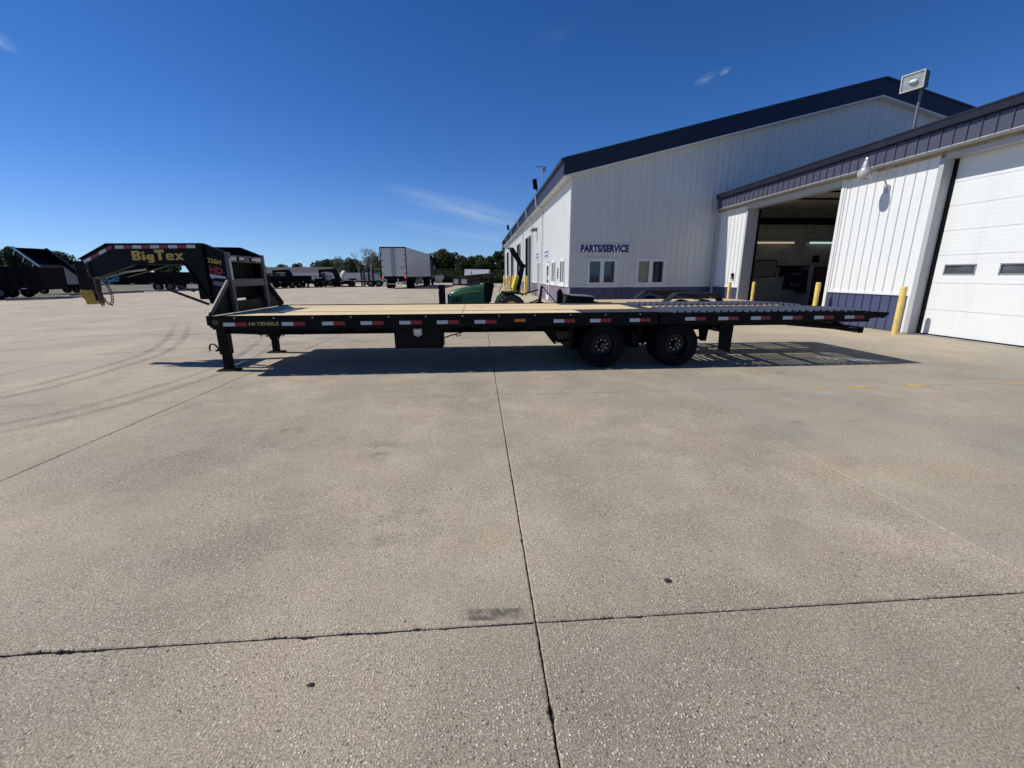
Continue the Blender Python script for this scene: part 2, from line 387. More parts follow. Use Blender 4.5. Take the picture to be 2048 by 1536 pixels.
def ob(name, mb, mat, parent=None, smooth=False, bevel=0, label=None, cat=None, group=None, kind=None):
    me = mb if isinstance(mb, bpy.types.Mesh) else mb.mesh(name)
    if not me.materials: me.materials.append(mat)
    if smooth:
        for p in me.polygons: p.use_smooth = True
        me.set_sharp_from_angle(angle=R(40))
    o = bpy.data.objects.new(name, me); COL.objects.link(o)
    if parent is not None:
        o.parent = parent
        base = parent
        while base.parent is not None: base = base.parent
        # children are modelled in world coordinates; only top-level empties carry a transform
        if parent.parent is None and parent.type == 'EMPTY':
            o.matrix_parent_inverse = (Matrix.Translation(parent.location) @ parent.rotation_euler.to_matrix().to_4x4()).inverted()
    if bevel:
        bv = o.modifiers.new('bevel', 'BEVEL'); bv.width = bevel; bv.segments = 2; bv.limit_method = 'ANGLE'; bv.angle_limit = R(40)
    tag(o, label, cat, group, kind)
    return o
def tag(o, label=None, cat=None, group=None, kind=None):
    if label: o['label'] = label
    if cat: o['category'] = cat
    if group: o['group'] = group
    if kind: o['kind'] = kind
    return o
def thing(name, label, cat, loc=(0, 0, 0), group=None, rotz=0):
    o = bpy.data.objects.new(name, None); COL.objects.link(o); o.location = loc; o.rotation_euler = (0, 0, rotz)
    o.empty_display_size = .2
    return tag(o, label, cat, group)
def dup(o, loc=None, rotz=None, label=None, parent=None):
    c = o.copy(); COL.objects.link(c)
    if parent is not None: c.parent = parent
    if loc is not None: c.location = loc
    if rotz is not None: c.rotation_euler = (0, 0, rotz)
    if label: c['label'] = label
    for ch in list(o.children): dup(ch, parent=c)
    return c
def text(body, size, mat, M, parent, name='lettering', extrude=.002, offset=0, sx=1, shear=0, label=None, space=1):
    cu = bpy.data.curves.new(name, 'FONT'); cu.body = body; cu.size = size; cu.extrude = extrude; cu.offset = offset
    cu.shear = shear; cu.space_character = space; cu.resolution_u = 3
    t = bpy.data.objects.new(name, cu); COL.objects.link(t)
    bpy.context.view_layer.update()
    me = bpy.data.meshes.new_from_object(t.evaluated_get(bpy.context.evaluated_depsgraph_get()))
    bpy.data.objects.remove(t)
    me.transform(M @ Matrix.Diagonal((sx, 1, 1, 1)))
    me.materials.clear(); me.materials.append(mat)
    return ob(name, me, mat, parent, label=label)
def frame(origin, xdir, ydir):
    x = Vector(xdir).normalized(); y = Vector(ydir).normalized(); z = x.cross(y)
    m = Matrix((x, y, z)).transposed().to_4x4(); m.translation = origin; return m
def sstep(a, b, x):
    t = max(0, min(1, (x-a)/(b-a))); return t*t*(3-2*t)
def gz(x, y): return .30*sstep(22, 44, y)*sstep(3.5, -5, x)

# ================================================================== GROUND
JX = [-16.5, -12.33, -8.14, -3.95, .243, 3.02, 7.2, 12.0]
JY = [-2.4, 1.725, 5.82, 9.93, 14.05, 18.1, 22.05]
yard = thing('ground', None, None); yard['kind'] = 'structure'
def edge_pts(p, q, inward, seed, near):
    """one slab edge as an uneven, slightly chipped line"""
    p, q, inward = Vector(p), Vector(q), Vector(inward); L = (q-p).length
    n = max(4, int(L/(.010 if near else .12))); out = []
    for i in range(n):
        t = i/n; x = p+(q-p)*t
        a = mnoise.noise(Vector((x.x*2+seed, x.y*2, 1)))*.002 + mnoise.noise(Vector((x.x*22+seed, x.y*22, 5)))*.0022 + mnoise.noise(Vector((x.x*70+seed, x.y*70, 5)))*.0022
        c = mnoise.noise(Vector((x.x*9+seed*3, x.y*9, 9)))
        chip = max(0, c-.34)*.03*(.5+abs(mnoise.noise(Vector((x.x*60, x.y*60, seed))))*2)
        out.append(x + inward*(.0040 + a + chip + (0 if near else .002)))
    return out
sb = 0
for i in range(len(JX)-1):
    for j in range(len(JY)-1):
        x0, x1, y0, y1 = JX[i], JX[i+1], JY[j], JY[j+1]
        near = (j <= 2 and 2 <= i <= 5)
        sb += 1
        xr = 1 if i < len(JX)-2 else 0
        loop = edge_pts((x0, y0), (x1, y0), (0, 1), sb, near) + edge_pts((x1, y0), (x1, y1), (-xr, 0), sb+.3, near) \
            + edge_pts((x1, y1), (x0, y1), (0, -1), sb+.6, near) + edge_pts((x0, y1), (x0, y0), (1, 0), sb+.9, near)
        mb = MB(); n = len(loop); cx, cy = (x0+x1)/2, (y0+y1)/2
        ins = [Vector((cx+(p.x-cx)*(1-.006/abs(x1-x0)*2), cy+(p.y-cy)*(1-.006/abs(y1-y0)*2))) for p in loop]
        vs = [(p.x, p.y, 0) for p in ins] + [(p.x, p.y, -.004) for p in loop] + [(p.x, p.y, -.045) for p in loop]
        fs = [tuple(range(n))] + [(k, n+k, n+(k+1) % n, (k+1) % n) for k in range(n)] + [(n+k, 2*n+k, 2*n+(k+1) % n, n+(k+1) % n) for k in range(n)]
        mb.add(vs, fs); ob('concrete_slab', mb, CONC, yard)
# outer sheets: wide yard, then verge and fields to the horizon
def gridmesh(xs, ys, dz, skip=None):
    mb = MB(); vs = [(x, y, gz(x, y)+dz) for y in ys for x in xs]; nx = len(xs); fs = []
    for j in range(len(ys)-1):
        for i in range(nx-1):
            cx, cy = (xs[i]+xs[i+1])/2, (ys[j]+ys[j+1])/2
            if skip and skip(cx, cy): continue
            fs.append((j*nx+i, j*nx+i+1, (j+1)*nx+i+1, (j+1)*nx+i))
    return mb.add(vs, fs)
ylist = [-2.4, 1.725, 5.82, 9.93, 14.05, 18.1, 22.05] + [22.05+1.35*k for k in range(1, 31)] + [64+2*k for k in range(1, 12)]
xl = [-31+1.2083*k for k in range(0, 12)] + [-16.5, -14.5, -12.3, -10.2, -8.14, -6, -3.95, -2, .243, 1.6, 3.02, 4.55, 7.2, 12, 25, 40]
def skipf(x, y):
    return (x > -16.5 and x < 12 and y < 22.05) or (x > 12 and y < 22.05) or (x < -31+max(0, (y-45))*.0 and False)
def leftedge(x, y):
    return x < -29.5 - .9*math.sin(y*.13)*0
ob('concrete_yard', gridmesh(xl, ylist, 0, skipf), CONC, yard)
JD = pbr('joint_dirt', (.045, .038, .032), .95, 0, .4, 12, .4, 60)
ob('joint_fill', MB().box(-16.5, 12.02, -2.4, 22.05, -.05, -.022), JD, yard)
ob('near_apron', MB().box(-60, 60, -30, -2.41, -.2, -.002).box(12.02, 60, -2.41, 22.05, -.2, -.002), CONC, yard)
mt, n, l, b = newmat('gravel_and_dry_grass'); t = NT(n, l)
c = t.mix(t.ramp(t.noise(.25, 6, .7), .4, .62), (.20, .175, .145), (.085, .095, .045))
c = t.mix(t.ramp(t.noise(14, 4, .7), .3, .7), t.mix(1, c, (.7, .7, .7), 'MULTIPLY'), c)
l.new(c, b.inputs['Base Color']); b.inputs['Roughness'].default_value = .95; t.bump(b, t.noise(8, 5), .6, .05)
xg = [-3000, -1200, -500, -250, -150, -90, -60, -45, -38, -31, -24, -16, -10, -5, 0, 3.5, 30, 80, 200, 600, 3000]
yg = [-400, -100, -30, -2.4, 10, 22, 26, 30, 34, 38, 42, 44, 60, 90, 150, 300, 800, 3000]
ob('field', gridmesh(xg, yg, -.03, lambda x, y: x > -31 and x < 30 and -2.4 < y < 60 or (-60 < x < 60 and -30 < y < -2.4)), mt, yard)

# marks on the concrete (flat paint and rubber)
def strip(pts, w, z=.004):
    """flat ribbon with soft fade at its edges and ends; pts (x,y,width factor)"""
    vs = []; fs = []; fade = []
    prof = (-.5, -.38, 0, .38, .5); n = len(pts)
    for i, p in enumerate(pts):
        a = Vector(pts[max(i-1, 0)][:2]); b2 = Vector(pts[min(i+1, n-1)][:2]); d = (b2-a).normalized(); nn = Vector((-d.y, d.x))
        ww = w*(p[2] if len(p) > 2 else 1)
        for k in prof:
            q = Vector(p[:2])+nn*k*ww; vs.append((q.x, q.y, gz(q.x, q.y)+z)); fade.append((0 if abs(k) == .5 else 1)*min(1, i/max(1, n*.18), (n-1-i)/max(1, n*.18)))
    for i in range(n-1):
        for k in range(4): fs.append((i*5+k, i*5+k+1, (i+1)*5+k+1, (i+1)*5+k))
    me = MB().add(vs, fs).mesh('strip'); at = me.attributes.new('fade', 'FLOAT', 'POINT')
    for i, f in enumerate(fade): at.data[i].value = f
    return me
def curve(pts, n=24):
    """Catmull-Rom through pts"""
    P4 = [pts[0]]+list(pts)+[pts[-1]]; out = []
    for i in range(1, len(P4)-2):
        p0, p1, p2, p3 = [Vector((*q[:2],)) for q in P4[i-1:i+3]]
        for k in range(n):
            t = k/n; out.append(.5*((2*p1)+(p2-p0)*t+(2*p0-5*p1+4*p2-p3)*t*t+(3*p1-p0-3*p2+p3)*t**3))
    out.append(Vector(pts[-1][:2])); return [(p.x, p.y) for p in out]
SKID = decal('tyre_rubber_marks', (.17, .14, .13), .8, .27, 1.5, .2, .6, (1, 1, 1), 14)
for c0, dx in (([(-7.3, 3.9), (-6.75, 6.42), (-6.66, 7.15), (-6.81, 8.5), (-7.0, 9.6), (-7.7, 11.3), (-8.9, 13.5), (-11, 17)], 0),
               ([(-5.9, 3.6), (-5.3, 4.9), (-5.05, 5.3), (-4.85, 5.9), (-4.72, 6.7), (-4.66, 7.5), (-4.75, 8.8), (-5.3, 11), (-6.2, 13.5)], 0)):
    for off in (-.19, .19):
        cp = curve(c0); pts = []
        for i, p in enumerate(cp):
            a = Vector(cp[max(i-1, 0)]); b2 = Vector(cp[min(i+1, len(cp)-1)]); d = (b2-a).normalized()
            pts.append((p[0]-d.y*off, p[1]+d.x*off))
        ob('tire_mark', strip(pts, .17), SKID, yard)
for c0 in ([(-9.5, 9.2), (-6.5, 10.4), (-4.2, 11.0), (-1, 11.2)], [(-13, 8), (-9, 12.4), (-6.0, 14.6), (-2, 16)], [(-12, 11.5), (-7.6, 15.5), (-3, 17.2), (1, 18)],
           [(-16, 17), (-11, 18.5), (-6.5, 20.2)], [(-14, 12.6), (-8.2, 13.0), (-5, 12.2), (-2, 10.8)]):
    ob('tire_mark', strip(curve(c0), .2, .005), decal('faint_marks', (.16, .135, .125), .8, .25, 1.2, .3, .7), yard)
YL = decal('worn_yellow_paint', (.62, .43, .14), .7, 1.0, 2.2, .36, .58, (1, 3, 1), 40)
YL2 = decal('yellow_line_paint', (.62, .46, .20), .7, .95, 1.2, .2, .5, (1, 2, 1), 40)
ob('yellow_line', strip([(4.2+.2*k, 11.93-.135*k*.2) for k in range(0, 37)], .11), YL2, yard)
YR = decal('yellow_remnants', (.72, .47, .12), .7, 1.0, 3.5, .30, .62, (1, 2, 1), 40)
for xa, xb, w_ in ((4.85, 5.15, .11), (5.35, 5.85, .13), (6.30, 6.75, .13), (7.75, 9.4, .12)):
    ob('yellow_line', strip([(xa+(xb-xa)*k/14, 5.77) for k in range(15)], w_, .005), YR, yard)
PUD = decal('pale_cement_stain', (.52, .51, .48), .35, .95, 2.4, .3, .52, (1, 1.5, 1), 12)
ob('dried_puddle', strip([(6.55, 8.25, .5), (6.8, 8.05, .9), (7.1, 7.85, 1), (7.4, 7.7, 1), (7.7, 7.55, .7), (7.95, 7.42, .4)], .42, .006), PUD, yard)
TPR = decal('dark_tread_print', (.11, .10, .09), .8, .8, 14, .30, .62, (1, 1, 1), 45)
ob('tread_print', strip([(-.13+.012*k, 1.80-.0006*k) for k in range(0, 30)], .085, .004), TPR, yard)
OIL = decal('oil_smudges', (.12, .105, .10), .7, .38, 5.5, .45, .7)
for x, y, w, L, a in ((-2.1, 4.5, .3, .5, .4), (4.2, 4.35, .08, .25, .1), (3.55, 4.35, .1, .4, .2), (-1.0, 3.9, .5, .6, 1), (8.6, 6.8, .12, .6, 0), (7.2, 6.55, .06, .3, 0), (-2.3, 1.25, .5, 1.2, .8), (2.0, 1.98, .1, .25, -.6), (-.55, 2.65, .5, .5, .3), (5.0, 6.8, .2, .9, .05), (9.5, 7.4, .15, .9, .1)):
    ob('oil_stain', strip([(x+L*(k/8-.5)*math.cos(a), y+L*(k/8-.5)*math.sin(a)) for k in range(9)], w, .005), OIL, yard)
# crumbs: pebbles, leaf bits, joint spalls
mb = MB()
for k in range(330):
    x = rnd.uniform(-5, 9); y = rnd.uniform(.9, 9)**1.0; s = rnd.uniform(.0025, .008)
    q = [Vector((x, y, s*.4))+Vector((rnd.uniform(-1, 1)*s, rnd.uniform(-1, 1)*s, rnd.uniform(0, 1)*s*.6)) for _ in range(5)]
    mb.add(q, [(0, 1, 2), (0, 2, 3), (0, 3, 4), (1, 2, 4), (1, 4, 3)])
ob('scattered_grit', mb, pbr('dark_grit', (.05, .04, .03), .9, 0, .4, 60), None, label='loose dark grit and leaf crumbs strewn over the concrete', cat='grit', kind='stuff')
for (x, y, s, lb) in ((1.0, 1.96, .03, 'dark stone chip on the concrete right of the centre joint crossing'), (-.72, 1.47, .02, 'small dark leaf scrap on the slab left of the centre joint')):
    mb = MB(); 
    vs = [(x+s*math.cos(a)*rnd.uniform(.6, 1.1), y+s*.7*math.sin(a)*rnd.uniform(.6, 1.1), .002) for a in [k*PI/4 for k in range(8)]]
    vs += [(x+(p[0]-x)*.5, y+(p[1]-y)*.5, s*.35) for p in vs]
    mb.add(vs, [tuple(range(8, 16))]+[(k, (k+1) % 8, 8+(k+1) % 8, 8+k) for k in range(8)])
    ob('stone_chip', mb, pbr('dark_chip', (.035, .03, .027), .9, 0, .3, 60), None, label=lb, cat='debris')

# ================================================================== BUILDINGS
def ribs(u0, u1, pitch, rib, depth, minor=0, base=0.0, shape=.35):
    """ribbed sheet profile as (u, out) points; rib centres lie on base + k*pitch"""
    pts = [(u0, 0)]
    k0 = math.floor((u0-base)/pitch)-1
    k = k0
    while base+k*pitch < u1+pitch:
        c = base+k*pitch
        q = [(c-rib/2, 0), (c-rib/2*shape, depth), (c+rib/2*shape, depth), (c+rib/2, 0)]
        if minor:
            for mm in (1, 2):
                mc = c+pitch*mm/3; q += [(mc-.012, 0), (mc-.006, .0035), (mc+.006, .0035), (mc+.012, 0)]
        for p in q:
            if u0+1e-3 < p[0] < u1-1e-3: pts.append(p)
        k += 1
    pts.append((u1, 0)); return pts
def panel(mb, prof, fr, z0, z1):
    """fr(u,out,z)->xyz ; z1 may be a function of u"""
    f1 = z1 if callable(z1) else (lambda u: z1)
    n = len(prof); vs = [fr(u, o, z0) for u, o in prof] + [fr(u, o, f1(u)) for u, o in prof]
    vs += [fr(prof[0][0], -.02, z0), fr(prof[-1][0], -.02, z0), fr(prof[-1][0], -.02, f1(prof[-1][0])), fr(prof[0][0], -.02, f1(prof[0][0]))]
    fs = [(i, i+1, n+i+1, n+i) for i in range(n-1)] + [(2*n, 2*n+1, 2*n+2, 2*n+3), (0, n, 2*n+3, 2*n), (n-1, 2*n+1, 2*n+2, 2*n-1)]
    return mb.add(vs, fs)
def cladding(parent, name, mat, fr, u0, u1, w, z0, z1, openings, prof_kw, single=lambda a, b: True, joined='ribbed_cladding', start=None):
    """split u0..u1 into panels of width w; cut openings (ua,ub,za,zb); single(a,b) tells whether a panel is its own object"""
    cuts = {round(u0, 4), round(u1, 4)}
    s = start if start is not None else u0
    k = 0
    while s+k*w < u1:
        if s+k*w > u0: cuts.add(round(s+k*w, 4))
        k += 1
    hard = set()
    for a, b2, c, d in openings:
        for q in (a, b2):
            if u0 < q < u1: cuts.add(round(q, 4))
    cuts = sorted(cuts); big = MB(); f1 = z1 if callable(z1) else (lambda u: z1)
    for a, b2 in zip(cuts, cuts[1:]):
        if b2-a < .01: continue
        mid = (a+b2)/2; iv = [(z0, None)]
        for oa, ob_, za, zb in openings:
            if oa < mid < ob_:
                new = []
                for lo, hi in iv:
                    h = hi if hi is not None else 1e9
                    if zb <= lo or za >= h: new.append((lo, hi)); continue
                    if za > lo+.01: new.append((lo, za))
                    if zb < (hi if hi is not None else f1(mid))-.01: new.append((max(lo, zb), hi))
                iv = new
        prof = ribs(a+.0012, b2-.0012, **prof_kw)
        for lo, hi in iv:
            zz = (lambda u, h=hi: h) if hi is not None else f1
            if single(a, b2):
                mb = MB(); panel(mb, prof, fr, lo, zz); ob(name, mb, mat, parent)
            else: panel(big, prof, fr, lo, zz)
    if big.v: ob(joined, big, mat, parent, kind='stuff')

# ---------------- large gabled building
GX0, GY0, GXP = 4.55, 22.05, 19.3
SL = .243
bigb = thing('gabled_workshop', 'large white ribbed steel building with navy gable fascia and PARTS/SERVICE lettering', 'building', (12, 40, 0))
def ztop(x): return 6.28+SL*(x-GX0) if x < GXP else 6.28+SL*(GXP-GX0)-SL*(x-GXP)
win_g = [(5.44, 7.0, 1.10, 2.42), (7.95, 9.52, 1.10, 2.42)]
fg = lambda u, o, z: (u, GY0-o, z)
gw = ob('gable_wall', MB().box(GX0+.03, 34.0, GY0+.03, GY0+.2, 0, 1.0).prism([(GX0+.03, 1.0), (GXP, 1.0), (34, 1.0), (34, 6.2), (GXP, 9.8), (GX0+.03, 6.2)], 1, GY0+.03, GY0+.2), INT, bigb)
gwm = gw.data
# wall core has window openings cut out by building it from pieces
me = MB()
for a, b2 in ((GX0+.03, 5.44), (7.0, 7.95), (9.52, 34.0)):
    me.prism([(a, 0), (b2, 0), (b2, min(ztop(b2), 9.8)-.05)] + ([(GXP, ztop(GXP)-.05)] if b2 > GXP else []) + [(a, ztop(a)-.05)], 1, GY0+.03, GY0+.2)
for a, b2 in ((5.44, 7.0), (7.95, 9.52)):
    me.box(a, b2, GY0+.03, GY0+.2, 0, 1.1); me.prism([(a, 2.42), (b2, 2.42), (b2, ztop(b2)-.05), (a, ztop(a)-.05)], 1, GY0+.03, GY0+.2)
gw.data = me.mesh('gable_wall'); gw.data.materials.append(INT)
PK = dict(pitch=.305, rib=.05, depth=.030, minor=1, base=GX0)
cladding(gw, 'wall_panel', WHITE_SHADE, fg, GX0+.06, 33.6, .914, 1.09, ztop, win_g, PK, single=lambda a, b: a < 24)
cladding(gw, 'wainscot_panel', PURP, fg, GX0+.06, 12.0, .914, 0.02, 1.02, [], PK)
ob('corner_trim', MB().box(GX0-.022, GX0+.06, GY0-.022, GY0+.05, 0.02, 6.3), WTRIM, gw)
ob('wainscot_trim', MB().box(GX0+.06, 12.0, GY0-.035, GY0-.001, 1.02, 1.09), WTRIM, gw)
# rake fascia and eaves
OV, EV = .30, .42
FZ0, FZ1 = 6.15, 6.87     # eave fascia bottom/top at x = GX0-EV
xe = GX0-EV; yf = GY0-OV
def rz(x, z): return z+SL*((x if x < GXP else 2*GXP-x)-xe)
rk = MB().prism([(xe, FZ0), (GXP, rz(GXP, FZ0)), (34.4, rz(34.4, FZ0)), (34.4, rz(34.4, FZ1)), (GXP, rz(GXP, FZ1)), (xe, FZ1)], 1, yf-.04, yf)
rake = ob('rake_fascia', rk, NAVY_SHADE, bigb)
ob('rake_cap', MB().prism([(xe-.03, FZ1-.03), (GXP, rz(GXP, FZ1)-.03), (34.4, rz(34.4, FZ1)-.03), (34.4, rz(34.4, FZ1)+.05), (GXP, rz(GXP, FZ1)+.05), (xe-.03, FZ1+.05)], 1, yf-.07, yf-.041), NAVYG, rake)
ob('rake_soffit_trim', MB().prism([(xe, FZ0-.06), (GXP, rz(GXP, FZ0)-.06), (34.4, rz(34.4, FZ0)-.06), (34.4, rz(34.4, FZ0)-.002), (GXP, rz(GXP, FZ0)-.002), (xe, FZ0-.002)], 1, yf-.045, yf-.005), WTRIM, rake)
ob('rake_soffit', MB().prism([(xe, FZ0-.03), (GXP, rz(GXP, FZ0)-.03), (34.4, rz(34.4, FZ0)-.03), (34.4, rz(34.4, FZ0)), (GXP, rz(GXP, FZ0)), (xe, FZ0)], 1, yf, GY0+.0), WTRIM, rake)
YE = 75.6
rf = MB()
for sgn in (0, 1):
    a = (xe, FZ1) if not sgn else (34.4, rz(34.4, FZ1))
    rf.add([(a[0], yf, a[1]), (GXP, yf, rz(GXP, FZ1)), (GXP, YE, rz(GXP, FZ1)), (a[0], YE, a[1]), (a[0], yf, a[1]-.1), (GXP, yf, rz(GXP, FZ1)-.1), (GXP, YE, rz(GXP, FZ1)-.1), (a[0], YE, a[1]-.1)],
           [(0, 1, 2, 3), (4, 7, 6, 5), (0, 3, 7, 4), (0, 4, 5, 1), (2, 1, 5, 6), (3, 2, 6, 7)])
roof = ob('roof', rf, NAVYG, bigb)
# side wall facing the yard
fs_ = lambda u, o, z: (GX0-o, u, z)
odoors = [(37.75, 42.85, 0, 4.95), (47.3, 52.2, 0, 4.95), (56.5, 61.6, 0, 4.95), (65.6, 70.6, 0, 4.95)]
man = [(28.3, 29.45, 0, 2.46), (32.55, 34.0, 0, 2.46)]
win_s = [(23.15, 24.5, 1.10, 2.46), (25.95, 27.3, 1.10, 2.46)]
sw = ob('side_wall', MB().box(GX0+.03, GX0+.2, 74.8, YE, 0, 6.2).box(GX0+.03, GX0+.2, GY0+.21, 23.15, 0, 6.2).box(GX0+.03, GX0+.2, 24.5, 25.95, 0, 6.2).box(GX0+.03, GX0+.2, 27.3, 28.3, 0, 6.2)
        .box(GX0+.03, GX0+.2, 29.45, 32.55, 0, 6.2).box(GX0+.03, GX0+.2, 34.0, 37.75, 0, 6.2).box(GX0+.03, GX0+.2, 42.85, 47.3, 0, 6.2).box(GX0+.03, GX0+.2, 52.2, 56.5, 0, 6.2)
        .box(GX0+.03, GX0+.2, 61.6, 65.6, 0, 6.2).box(GX0+.03, GX0+.2, 70.6, 74.8, 0, 6.2), INT, bigb)
PKS = dict(PK); PKS['base'] = GY0+.06
allo = odoors+man+win_s
cladding(sw, 'wall_panel', WHITE, fs_, GY0+.06, YE, .914, 1.09, 6.22, allo, PKS, single=lambda a, b: a < 34)
cladding(sw, 'wainscot_panel', LAV, fs_, GY0+.06, YE, .914, 0.02, 1.02, odoors+man, PKS, single=lambda a, b: a < 30)
tr = MB()
for a, b2 in ((GY0, 28.3), (29.45, 32.55), (34.0, 37.75), (42.85, 47.3), (52.2, 56.5), (61.6, 65.6), (70.6, 75.6)):
    tr.box(GX0-.035, GX0-.001, a, b2, 1.02, 1.09)
ob('wainscot_trim', tr, WTRIM, sw)
eave = ob('eave_fascia', MB().box(xe-.03, xe+.01, yf, YE, FZ0, FZ1-.12), FASC, bigb)
k = yf
sm = MB()
while k < YE: sm.box(xe-.045, xe-.0305, k, k+.03, FZ0+.01, FZ1-.14); k += .305
ob('fascia_ribs', sm, NAVYG, eave, kind='stuff')
ob('gutter', MB().prism([(xe-.03, FZ1-.11), (xe-.14, FZ1-.09), (xe-.16, FZ1+.02), (xe-.01, FZ1+.03)], 1, yf-.02, YE+.05), NAVYG, eave)
ob('soffit', MB().box(xe+.012, GX0-.02, yf+.01, YE, FZ0-.03, FZ0), WTRIM, eave)
sr = MB(); k = yf+.05
while k < 50: sr.box(xe+.02, GX0-.03, k, k+.012, FZ0-.04, FZ0-.0305); k += .3
ob('soffit_ribs', sr, WTRIM_G, eave, kind='stuff')
def downspout_side(y):
    mb = MB()
    pts = [(xe-.17, y, FZ1-.05), (xe-.10, y, FZ0+.05), (xe-.05, y, FZ0-.08), (GX0-.13, y, FZ0-.22), (GX0-.09, y, FZ0-.4), (GX0-.09, y, .25), (GX0-.22, y, .06)]
    for a, b2 in zip(pts, pts[1:]): mb.bar(a, b2, .075, .10, (0, 1, 0))
    ob('downspout', mb, WTRIM, sw)
for y in (31.2, 37.3, 44.7, 54.0, 63.5, 73.0): downspout_side(y)
# gable windows (> frame mullions, panes, sill)
def slider_window(parent, fr, a, b2, za, zb, mat=WTRIM):
    """fr(u,out,z) frame; double casement window with sill"""
    def bx(mb, u0, u1, o0, o1, z0, z1):
        q = [fr(u, o, z) for u, o, z in ((u0, o0, z0), (u1, o0, z0), (u1, o1, z0), (u0, o1, z0), (u0, o0, z1), (u1, o0, z1), (u1, o1, z1), (u0, o1, z1))]
        mb.add(q, [(0, 3, 2, 1), (4, 5, 6, 7), (0, 1, 5, 4), (1, 2, 6, 5), (2, 3, 7, 6), (3, 0, 4, 7)]); return mb
    m0 = (a+b2)/2; w = .085
    f = MB()
    bx(f, a-.05, a+w, -.06, .045, za-.05, zb+.05); bx(f, b2-w, b2+.05, -.06, .045, za-.05, zb+.05)
    bx(f, a+w, b2-w, -.06, .045, zb-w, zb+.05); bx(f, a+w, b2-w, -.06, .045, za-.05, za+w); bx(f, m0-.09, m0+.09, -.06, .04, za+w, zb-w)
    wdw = ob('window', f, mat, parent)
    s = MB(); bx(s, a-.12, b2+.12, -.02, .075, za-.14, za-.05); ob('window_sill', s, mat, parent)
    bead = MB()
    for u0, u1 in ((a+w, m0-.09), (m0+.09, b2-w)):
        g = MB(); bx(g, u0+.02, u1-.02, -.05, -.042, za+w+.02, zb-w-.02); ob('window_pane', g, GLASS, parent)
        for q in ((u0, u0+.02, za+w, zb-w), (u1-.02, u1, za+w, zb-w)): bx(bead, q[0], q[1], -.05, .01, q[2], q[3])
        bx(bead, u0+.02, u1-.02, -.05, .01, za+w, za+w+.02); bx(bead, u0+.02, u1-.02, -.05, .01, zb-w-.02, zb-w)
    ob('window_bead', bead, WTRIM_G, parent)
for a, b2, za, zb in win_g: slider_window(gw, fg, a+.05, b2-.05, za+.05, zb-.05)
for a, b2, za, zb in win_s: slider_window(sw, fs_, a+.05, b2-.05, za+.05, zb-.05)
# curtain strips and dim objects seen through the panes
cu = MB()
for x in (5.62, 5.70, 6.32, 6.42, 8.2, 8.3, 8.4, 8.5, 8.98, 9.1, 9.2, 9.3): cu.box(x, x+.06, GY0+.14, GY0+.16, 1.2, 2.35)
ob('blind_slats', cu, pbr('vinyl_blind', (.25, .26, .26), .7, 0, .1, 20), gw)
# doors of the side wall
dm = MB().box(GX0+.0, GX0+.05, 32.6, 33.95, .04, 2.42)
dr = ob('personnel_door', dm, pbr('grey_steel_door', (.30, .30, .34), .5, 0, .06, 3), bigb)
ob('door_handle', MB().cyl((GX0-.02, 33.8, 1.05), (GX0-.07, 33.8, 1.05), .03).box(GX0-.08, GX0-.06, 33.65, 33.83, 1.03, 1.06), CHROME, dr)
dm = MB().box(GX0-.03, GX0+.04, 28.35, 28.5, .04, 2.42).box(GX0-.03, GX0+.04, 29.25, 29.4, .04, 2.42).box(GX0-.03, GX0+.04, 28.5, 29.25, 2.2, 2.42).box(GX0-.03, GX0+.04, 28.5, 29.25, .04, .35).box(GX0-.03, GX0+.04, 28.5, 29.25, 1.0, 1.12)
dr = ob('glass_door', dm, WTRIM, bigb)
ob('door_pane', MB().box(GX0+.0, GX0+.012, 28.5, 29.25, .35, 1.0).box(GX0, GX0+.012, 28.5, 29.25, 1.12, 2.2), GLASS, dr)
ob('door_notice', MB().box(GX0-.012, GX0-.003, 28.6, 28.95, 1.3, 1.6), SIGNW, dr)
for a, b2, za, zb in odoors:
    ob('door_jamb', MB().box(GX0-.03, GX0+.35, a-.12, a, 0.02, zb+.12).box(GX0-.03, GX0+.35, b2, b2+.12, 0.02, zb+.12).box(GX0-.03, GX0+.35, a, b2, zb, zb+.12), WTRIM, bigb)
    ob('dark_bay', MB().box(GX0+.5, GX0+8, a-.3, a-.2, 0.01, zb+.1).box(GX0+.36, GX0+8, b2+.2, b2+.3, 0.01, zb+.1).box(GX0+7.9, GX0+8, a-.2, b2+.2, 0.01, zb+.1).box(GX0+.36, GX0+8, a-.3, b2+.3, zb+.12, zb+.2), INT, bigb)
ob('bay_floor', MB().box(GX0+.2, 34, GY0+.2, YE, -.02, .008), FLOOR, bigb)
ob('rear_wall', MB().prism([(GX0, 0), (34.0, 0), (34.0, 6.2), (GXP, 9.8), (GX0, 6.2)], 1, YE-.15, YE).box(33.9, 34.0, GY0+.2, YE-.15, 0, 6.3), WHITE, bigb)
